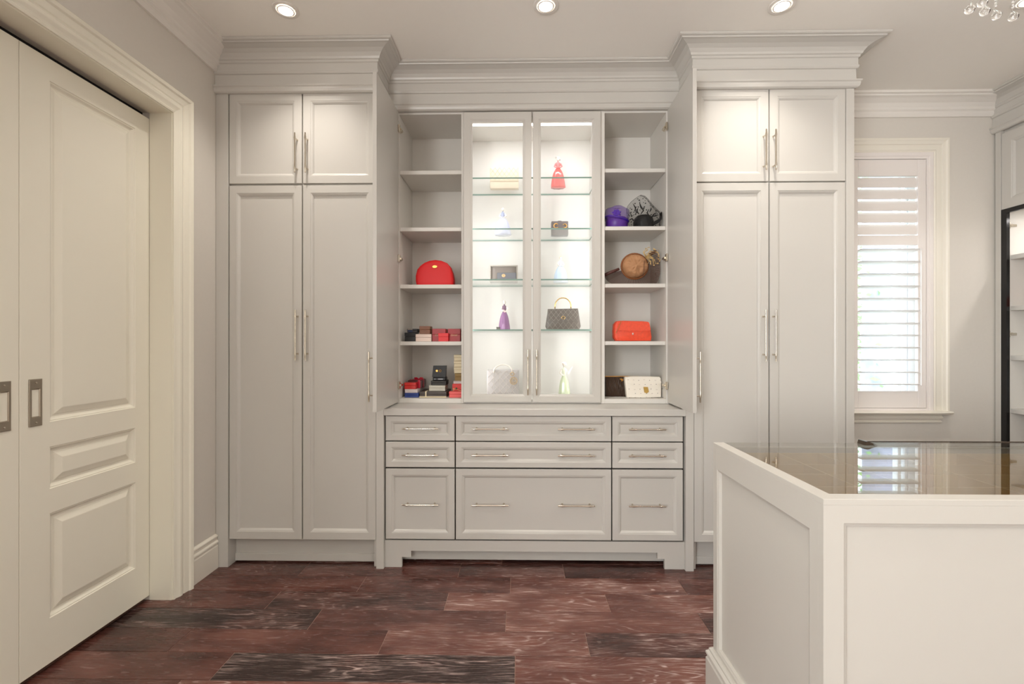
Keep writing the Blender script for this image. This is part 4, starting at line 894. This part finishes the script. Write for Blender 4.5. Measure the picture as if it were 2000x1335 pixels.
q_ = [P(1170 + a / 14.286, 480 + b / 14.286, Y - .05) for a, b in ((1600, 740), (1620, 830), (1560, 940))]; tube(bm, [(x, Y - .03, z) for x, z in q_], .0022, 5)
part('cord', bm, M('dark_cord', (74, 44, 34), .5), t)
# ---- bags, right cabinet
def quilt(bm, x0, x1, z0, z1, y, nx, nz, r=.0007, slant=0):
    """raised seams on a diamond grid"""
    w_, h_ = x1 - x0, z1 - z0
    for i in range(-nz, nx + nz + 1):
        for sgn in (1, -1):
            pts = []
            for k in range(0, 9):
                f = k / 8; x = x0 + w_ * (i / nx) + sgn * f * h_ * (w_ / nx) / (h_ / nz) ; z = z0 + h_ * f
                if x0 <= x <= x1: pts.append((x, y, z))
            if len(pts) > 1: tube(bm, pts, r, 4)
z0 = ZR[3]; Y = 2.90; t = thing('handbag', 'coral red flap handbag with a chain, alone on the fourth shelf', 'bag', (PX(1236, Y), Y, z0))
SNK = M('coral_snakeskin', (236, 82, 52), .35, noise=.22, nscale=70, bump=.6)
o = OL([(480, 795), (420, 700), (415, 520), (430, 330), (500, 240), (620, 228), (900, 235), (1200, 240), (1370, 255), (1420, 320), (1450, 520), (1475, 700), (1455, 795), (950, 798)], 1170, 610, 14.286, Y - .03, z0)
bm = NB(); pillow(bm, o, Y, .075, cen=(PX(1236, Y), z0 + .06)); part('body', bm, SNK, t, smooth='auto')
o = OL([(485, 300), (520, 250), (640, 240), (950, 245), (1250, 252), (1400, 280), (1415, 340), (1440, 490), (1400, 545), (950, 545), (560, 530), (500, 500)], 1170, 610, 14.286, Y - .045, z0 + .062)
bm = NB(); rings(bm, [[(x, Y - .040 + q * (1 if z < z0 + .1 else .3), z) for x, z in o] for q in (0, -.006)]); part('flap', bm, SNK, t)
bm = NB(); x, z = P(1236, 651.5, Y - .05); ball(bm, (x, Y - .050, z), .0055, .004, .0075, n=10, m=6); part('clasp', bm, M('pale_clasp', (246, 214, 206), .2, metal=.3), t, smooth=True)
bm = NB()
for k in range(13):
    x, z = P(1170 + (620 - 12.5 * k) / 14.286, 610 + (240 + 28 * k) / 14.286, Y - .05); ball(bm, (x, Y - .050, z), .0030, .002, .0036, n=6, m=4)
part('chain', bm, M('rose_gold', (226, 160, 110), .3, metal=.9), t)
z0 = ZSB; Y = 2.958; t = thing('clutch_bag', 'dark brown gathered clutch with gold frame behind the white bag', 'bag', (PX(1215, Y), Y, z0))
DB = M('dark_brown_satin', (70, 52, 40), .35, noise=.2, nscale=20)
x0, x1 = P(1182.5, 750, Y - .02)[0], P(1246, 750, Y)[0]; zt_ = PZ(734.5, Y)
bm = NB(); n = 60; loops = []
for j in range(9):
    f = j / 8; z = z0 + .001 + (zt_ - z0 - .004) * f; bul = .030 * (1 - (2 * f - .8) ** 2 * .5); l = []
    for i in range(n): x = x0 + .002 + (x1 - x0 - .004) * i / (n - 1); l.append((x, Y - bul - .0025 * math.sin(i * 1.9 + j * 1.1), z))
    for i in range(n - 1, -1, -1): x = x0 + .002 + (x1 - x0 - .004) * i / (n - 1); l.append((x, Y + bul, z))
    loops.append(l)
rings(bm, loops); part('body', bm, DB, t, smooth='auto')
bm = NB(); tube(bm, [(x0, Y - .004, zt_), (x1, Y - .004, zt_ + .001)], .0030, 8); part('frame', bm, GILT, t)
bm = NB(); x, z = P(1214.5, 741, Y - .04)
for dx_, dz_ in ((-.009, .004), (-.004, .001), (0, -.002), (.004, .002), (.001, -.008), (-.001, .004), (.006, -.003)): ball(bm, (x + dx_, Y - .040, z + dz_), .0042, n=7, m=5)
part('clasp', bm, GILT, t, smooth=True)
Y = 2.888; t = thing('clutch_bag', 'white envelope bag with dark print and gold lock on the bottom board', 'bag', (PX(1260, Y), Y, z0))
WL_ = M('white_printed_leather', (240, 234, 222), .4)
o = OL([(780, 830), (760, 700), (740, 500), (722, 300), (735, 235), (900, 215), (1300, 212), (1700, 225), (1740, 290), (1790, 430), (1830, 620), (1825, 815), (1300, 835)], 1170, 720, 14.286, Y - .02, z0)
bm = NB(); pillow(bm, o, Y, .045, steps=((1, .34), (.985, .46), (.95, .50), (.5, .50), (.2, .50)), cen=(PX(1260, Y), z0 + .05)); part('body', bm, WL_, t, smooth='auto')
o = OL([(800, 400), (760, 280), (790, 235), (1000, 225), (1400, 222), (1700, 235), (1770, 400), (1600, 450), (1420, 520), (1230, 530), (1000, 465)], 1170, 720, 14.286, Y - .03, z0 + .0665)
bm = NB(); rings(bm, [[(x, Y - .0232 + q, z) for x, z in o] for q in (0, -.0035)]); part('flap', bm, WL_, t)
bm = NB(); x, z = P(1262, 761, Y - .03); rings(bm, [[(x + a, Y - .0245 + q, z + b) for a, b in ((-.016, .018), (.010, .018), (.017, -.012), (.004, -.021), (-.010, -.016))] for q in (0, -.006)]); part('lock_plate', bm, M('brushed_gold', (206, 170, 96), .35, metal=.8), t)
bm = NB()
for a, b in ((960, 300), (1270, 215 + 85), (1110, 320), (1415, 320), (1720, 310), (985, 430), (1290, 437), (1600, 430), (845, 565), (1150, 570), (1460, 565), (1770, 555), (1022, 690), (1335, 690), (1645, 683), (860, 808), (1170, 808), (1480, 808), (1790, 800), (815, 305)):
    x, z = P(1170 + a / 14.286, 720 + b / 14.286, Y - .03); r = .0026
    if a in (960, 1270): continue
    fl_ = b < 450; y_ = Y - .0268 if fl_ else Y - .0228
    rings(bm, [[(x - r, y_ + q, z), (x, y_ + q, z + r), (x + r, y_ + q, z), (x, y_ + q, z - r)] for q in (0, -.0004)])
part('printed_diamonds', bm, M('charcoal_print', (74, 66, 68), .5), t)
bm = NB()
for a, b in ((970, 310), (1260, 305), (1575, 320), (1130, 440), (1450, 440), (1000, 580), (1620, 580), (1175, 690), (1490, 690), (1330, 790), (1020, 800), (1650, 800)):
    x, z = P(1170 + a / 14.286, 720 + b / 14.286, Y - .03); fl_ = b < 450; y_ = Y - .0268 if fl_ else Y - .0228
    tube(bm, [(x - .0045, y_, z + .002), (x - .003, y_, z - .001), (x, y_, z - .0022), (x + .003, y_, z - .001), (x + .0045, y_, z + .002)], .0004, 4); box(bm, x - .0028, x + .0028, y_ - .0004, y_, z + .0008, z + .0018)
part('printed_laurels', bm, M('grey_print', (176, 166, 160), .5), t)

# ---- display cabinet: bags and figurines
def zg(i): return GZ[i] if i < 4 else ZSB - .004
def figurine(lab, u, v0, shelf, Y, gown, bodice, hair, skin=(250, 240, 230), wid=.30, bon=None, extra=None, lean=0):
    z0 = zg(shelf) + .0002; x = PX(u, Y); h = PZ(v0, Y, u) - z0
    t = thing('figurine', lab, 'figurine', (x, Y, z0), 'porcelain lady figurines behind the glass')
    g = M('porcelain_' + '_'.join(map(str, gown)), gown, .15, noise=.12, nscale=25, coat=.5)
    bo = M('porcelain_' + '_'.join(map(str, bodice)), bodice, .15, coat=.5); sk = M('porcelain_skin', skin, .2, coat=.5)
    W = wid * h
    bm = NB(); pr = [(.96, 0), (1, .015), (.99, .06), (.93, .18), (.83, .32), (.70, .44), (.52, .53), (.36, .59), (.25, .625)]
    lathe(bm, [(max(.001, r * W / 2 * (1 if r < .3 else 1)), q * h) for r, q in pr], (x, Y, z0), 30, sy=.8, fl=lambda i, a: .10 * math.cos(9 * a + i * .25) * (1 - i / 9), k=7); part('gown', bm, g, t, smooth=True)
    s = h
    bm = NB(); lathe(bm, [(.046 * s, .60 * s), (.052 * s, .65 * s), (.070 * s, .71 * s), (.078 * s, .755 * s), (.064 * s, .79 * s), (.028 * s, .815 * s), (.022 * s, .84 * s), (.022 * s, .86 * s)], (x + lean * .3, Y, z0), 18, sy=.75)
    part('bodice', bm, bo, t, smooth=True)
    bm = NB()
    for q in (-1, 1):
        if extra == 'raised' and q == 1: tube(bm, [(x + .05 * s, Y, z0 + .77 * s), (x + .10 * s, Y - .02 * s, z0 + .68 * s), (x + .17 * s, Y - .03 * s, z0 + .76 * s)], [.019 * s, .016 * s, .011 * s], 8); ball(bm, (x + .18 * s, Y - .03 * s, z0 + .77 * s), .014 * s, n=7, m=5)
        else: tube(bm, [(x + q * .070 * s, Y, z0 + .765 * s), (x + q * .115 * s, Y - .015 * s, z0 + .67 * s), (x + q * .06 * s, Y - .065 * s, z0 + .62 * s), (x + q * .01 * s, Y - .085 * s, z0 + .62 * s)], [.030 * s, .027 * s, .020 * s, .016 * s], 8)
    part('arms', bm, sk if extra != 'sleeves' else bo, t, smooth=True)
    bm = NB(); ball(bm, (x + lean, Y - .004, z0 + .905 * s),   .046 * s, .048 * s, .055 * s, n=14, m=9); ball(bm, (x + lean - .003, Y - .052 * s - .002, z0 + .90 * s), .008 * s, n=6, m=4); part('head', bm, sk, t, smooth=True)
    bm = NB(); ball(bm, (x + lean, Y + .008 * s, z0 + .925 * s), .054 * s, .048 * s, .052 * s, n=14, m=9); ball(bm, (x + lean + .01 * s, Y + .03 * s, z0 + .965 * s), .026 * s, n=10, m=6); part('hair', bm, M('porcelain_hair_%d_%d' % hair[:2], hair, .25, coat=.4), t, smooth=True)
    if bon == 'bonnet':
        bm = NB(); lathe(bm, [(.001, .985), (.045, .98), (.065, .955), (.10, .925), (.105, .915), (.06, .94), (.001, .96)], (x + lean, Y, z0), 20); bmesh.ops.scale(bm, verts=bm.verts, vec=(s, s, s), space=Matrix.Translation(Vector((-x - lean, -Y, -z0)))) if False else None
        bm.free(); bm = NB(); lathe(bm, [(.001, .985 * s), (.045 * s, .98 * s), (.062 * s, .955 * s), (.095 * s, .93 * s), (.098 * s, .92 * s), (.05 * s, .935 * s), (.001, .94 * s)], (0, 0, 0), 20)
        bmesh.ops.rotate(bm, verts=bm.verts, cent=(0, 0, .93 * s), matrix=Matrix.Rotation(math.radians(28), 3, 'Y')); bmesh.ops.translate(bm, verts=bm.verts, vec=(x + lean, Y + .01 * s, z0))
        part('bonnet', bm, M('porcelain_white', (246, 244, 240), .2, coat=.5), t, smooth=True)
    return t, x, z0, s
t, x, z0, s = figurine('porcelain lady in a red gown and white bonnet on the top glass shelf', 1090, 305, 0, 3.03, (232, 96, 92), (236, 130, 128), (240, 236, 226), wid=.44, bon='bonnet', extra='sleeves')
bm = NB(); lathe(bm, [(.10 * s, .001), (.15 * s, .012 * s), (.13 * s, .10 * s), (.08 * s, .17 * s)], (x + .02 * s, 3.03 - .05 * s, z0), 20, sy=.6, fl=.06, k=8); part('petticoat', bm, M('porcelain_white', (246, 244, 240), .2, coat=.5), t, smooth=True)
figurine('porcelain lady in a blue and white full gown on the second glass shelf', 982, 404, 1, 3.02, (205, 210, 236), (168, 176, 204), (250, 246, 236), wid=.56)
t, x, z0, s = figurine('fair-haired porcelain lady in a pale blue gown on the third glass shelf', 1095, 499, 2, 3.02, (202, 220, 240), (226, 224, 240), (244, 214, 160), wid=.52)
bm = NB(); lathe(bm, [(.11 * s, .001), (.125 * s, .01 * s), (.09 * s, .12 * s), (.04 * s, .35 * s), (.01 * s, .5 * s)], (x + .13 * s, 3.05, z0), 18, fl=.07, k=6, sy=.7); part('train', bm, M('porcelain_white', (246, 244, 240), .2, coat=.5), t, smooth=True)
t, x, z0, s = figurine('porcelain lady in a purple gown on the fourth glass shelf', 985, 585, 3, 2.99, (150, 104, 150), (128, 96, 120), (236, 230, 220), wid=.36)
bm = NB(); ball(bm, (x - .02 * s, 2.99 - .06 * s, z0 + .64 * s), .035 * s, .025 * s, .03 * s); ball(bm, (x + .02 * s, 2.99 - .065 * s, z0 + .60 * s), .04 * s, .025 * s, .03 * s); part('muff', bm, M('porcelain_pink', (250, 214, 214), .3), t, smooth=True)
t, x, z0, s = figurine('porcelain lady in pale green holding a paper, bottom right behind the glass', 1102, 705, 4, 2.93, (208, 218, 184), (232, 236, 214), (246, 214, 190), wid=.32, bon='bonnet', extra='raised')
bm = NB(); rings(bm, [[(x + a * s, 2.93 - .04 * s + q, z0 + b * s) for a, b in ((.08, .66), (.13, .64), (.24, .86), (.20, .84))] for q in (0, .003)]); part('paper', bm, M('porcelain_white', (246, 244, 240), .2, coat=.5), t)
# small dark box by the purple figurine
t = thing('trinket_box', 'tiny dark box beside the purple porcelain lady', 'box', (PX(973, 2.98), 2.98, GZ[3]))
bm = NB(); a, b = PX(969.5, 2.97), PX(977, 2.97); box(bm, a, b, 2.97, 2.99, GZ[3] + .0005, GZ[3] + .013, c=.001); part('base', bm, M('tin', (110, 104, 96), .4), t)
bm = NB(); box(bm, a - .0006, b + .0006, 2.9694, 2.9906, GZ[3] + .0135, GZ[3] + .019, c=.001); part('lid', bm, M('dark_tin', (70, 66, 62), .4), t)
def bagbox(nm, lab, u0, u1, v0, shelf, Y, dep, m, r=.01, tx=0, cat='bag'):
    z0 = zg(shelf) + .0002; x0, x1 = PX(u0, Y), PX(u1, Y); z1 = PZ(v0, Y, u0)
    t = thing(nm, lab, cat, ((x0 + x1) / 2, Y + dep / 2, z0))
    bm = NB(); pillow(bm, rrect(x0, x1, z0 + .0005, z1, r, 4, tx), Y + dep / 2, dep, steps=((1, .40), (.985, .48), (.96, .50), (.5, .505), (.2, .505))); part('body', bm, m, t, smooth='auto')
    return t, x0, x1, z0, z1
BEI = M('beige_lambskin', (226, 206, 182), .4, bump=.1)
t, x0, x1, z0, z1 = bagbox('clutch_bag', 'beige quilted clutch on the top glass shelf', 957, 1013, 326.5, 0, 3.03, .045, BEI, .006)
bm = NB(); quilt(bm, x0 + .003, x1 - .003, z0 + (z1 - z0) * .38, z1 - .003, 3.0295, 6, 2, .0013); box(bm, x0 + .002, x1 - .002, 3.026, 3.030, z0 + (z1 - z0) * .33, z0 + (z1 - z0) * .37); part('quilted_flap', bm, M('beige_seam', (214, 192, 166), .4), t)
t, x0, x1, z0, z1 = bagbox('handbag', 'small dark bag with gold letters on the second glass shelf', 1077, 1110, 431.5, 1, 3.02, .05, M('dark_grey_leather', (96, 86, 84), .4), .004)
bm = NB(); xm_, zm_ = P(1086, 441, 3.02); tube(bm, arcpts((xm_, zm_), .0145, 40, 320, 14, 3.017), .0034, 8); xm_, zm_ = P(1103, 441, 3.02); tube(bm, arcpts((xm_, zm_), .0125, -130, 110, 12, 3.017), .0034, 8); ball(bm, (xm_ - .010, 3.017, zm_ + .008), .0035, n=7, m=5); part('gold_letters', bm, GILT, t, smooth=True)
bm = NB(); box(bm, (x0 + x1) / 2 - .012, (x0 + x1) / 2 + .012, 3.03, 3.05, z1 - .001, z1 + .006, c=.002); box(bm, x0, x1, 3.015, 3.0195, z0 + (z1 - z0) * .44, z0 + (z1 - z0) * .46); part('top_handle', bm, M('dark_grey_leather2', (110, 100, 96), .4), t)
t, x0, x1, z0, z1 = bagbox('presentation_box', 'grey open-front box with gold emblem on the third glass shelf', 956.5, 1011, 518.5, 2, 2.96, .08, M('warm_grey_card', (140, 130, 122), .5), .002, cat='box')
bm = NB()
def lp3(i, y): return [(x0 + i, y, z0 + max(i, .0006)), (x1 - i, y, z0 + max(i, .0006)), (x1 - i, y, z1 - i), (x0 + i, y, z1 - i)]
rings(bm, [lp3(-.001, 2.962), lp3(-.001, 2.950), lp3(.006, 2.948), lp3(.009, 2.958)], False, False); part('rim', bm, M('pale_grey_card', (178, 170, 160), .5), t)
bm = NB(); box(bm, x0 + .048, x1 - .010, 2.951, 2.958, z0 + .008, z0 + (z1 - z0) * .55, c=.001); part('wallet', bm, M('slate_leather', (112, 114, 122), .35), t)
bm = NB(); xm_, zm_ = P(983.5, 538, 2.95); lathe(bm, [(.012, .001), (.012, -.0025), (.010, -.003)], (xm_, 2.9505, zm_), 20, sy=.85, axis='y'); part('emblem', bm, M('pale_gold', (236, 200, 150), .3, metal=.7), t)
text('G', .014, (xm_, 2.9468, zm_), M('dark_gold_print', (120, 84, 50), .4), t)
# quilted bag with gold handle
Y = 2.93; z0 = zg(3) + .0002; t = thing('handbag', 'dark quilted handbag with round gold handle on the fourth glass shelf', 'bag', (PX(1100, Y), Y, z0))
QL = M('charcoal_quilted_leather', (104, 96, 88), .32)
o = OL([(270, 1140), (235, 1060), (250, 950), (290, 700), (305, 560), (740, 555), (1175, 545), (1200, 700), (1240, 950), (1255, 1060), (1215, 1140), (740, 1150)], 1050, 565, 14.83, Y - .03, z0)
bm = NB(); pillow(bm, o, Y, .085, steps=((1, .25), (.985, .36), (.95, .42), (.8, .46), (.4, .48)), cen=(PX(1100, Y), z0 + .05)); part('body', bm, QL, t, smooth='auto')
o = OL([(320, 890), (312, 580), (740, 570), (1165, 565), (1170, 880), (740, 905)], 1050, 565, 14.83, Y - .04, z0 + .052)
bm = NB(); rings(bm, [[(x, Y - .041 + q, z) for x, z in o] for q in (0, -.005)]); part('flap', bm, QL, t)
SEAM = M('charcoal_seam', (146, 138, 128), .3)
xa_, xb_ = min(p[0] for p in o), max(p[0] for p in o); za_, zb2_ = min(p[1] for p in o), max(p[1] for p in o)
bm = NB(); quilt(bm, xa_ + .002, xb_ - .002, za_ + .002, zb2_ - .002, Y - .0465, 6, 2, .0010); quilt(bm, xa_ - .008, xb_ + .008, z0 + .006, za_ - .003, Y - .0405, 6, 1, .0010); part('quilting', bm, SEAM, t)
bm = NB(); hc = P(1099.5, 596, Y); tube(bm, [(p_[0], p_[1], p_[2] if p_[2] > hc[1] - .04 else p_[2]) for p_ in [(hc[0] - .0505, Y, zb2_ - .003)] + arcpts((hc[0], hc[1] - .004), .0505, 180, 0, 18, Y, 1.02) + [(hc[0] + .0505, Y, zb2_ - .003)]], .0036, 8); part('gold_handle', bm, M('shiny_gold', (236, 196, 124), .2, metal=.9), t, smooth=True)
bm = NB(); ex, ez = P(1100, 620, Y - .04); tube(bm, arcpts((ex - .0035, ez), .0075, 50, 310, 12, Y - .0485), .0019, 6); tube(bm, arcpts((ex + .0035, ez), .0075, 130, -130, 12, Y - .0495), .0019, 6); part('interlocked_clasp', bm, M('shiny_gold', (236, 196, 124), .2, metal=.9), t, smooth=True)
# pale quilted bag with charms
Y = 2.875; t, x0, x1, z0, z1 = bagbox('handbag', 'pale grey quilted handbag with gold charms behind the bottom of the left pane', 951, 1014, 722, 4, Y, .10, M('pearl_grey_leather', (196, 190, 188), .3), .004)
bm = NB(); quilt(bm, x0 + .006, x1 - .004, z0 + .004, z1 - .004, Y - .0005, 5, 4, .0013)
for i in range(1, 5): tube(bm, [(x0 + (x1 - x0) * i / 5, Y - .0008, z0 + .004), (x0 + (x1 - x0) * i / 5, Y - .0008, z1 - .004)], .0009, 4)
part('quilting', bm, M('pearl_seam', (216, 208, 202), .3), t)
bm = NB(); hx = PX(982.5, Y); hw = PX(1000, Y) - hx
tube(bm, [(hx - hw, Y - .006, z1 - .018), (hx - hw, Y - .006, z1 + .004), (hx - hw * .7, Y + .01, z1 + .022), (hx - hw * .25, Y + .015, z1 + .032), (hx + hw * .25, Y + .015, z1 + .032), (hx + hw * .7, Y + .01, z1 + .022), (hx + hw, Y - .006, z1 + .004), (hx + hw, Y - .006, z1 - .018)], .0046, 8); part('handle', bm, M('white_patent', (244, 236, 226), .2), t, smooth=True)
bm = NB(); c1_ = P(1000.5, 729.5, Y); c2_ = P(1003, 743, Y)
tube(bm, arcpts(c1_, .0105, 0, 360, 14, Y - .009), .0022, 6); tube(bm, arcpts(c2_, .0215, 0, 360, 18, Y - .009), .0026, 6); tube(bm, arcpts(c2_, .011, 20, 340, 12, Y - .010), .0018, 6); part('charms', bm, M('pale_gold_charm', (220, 190, 140), .3, metal=.6), t, smooth=True)
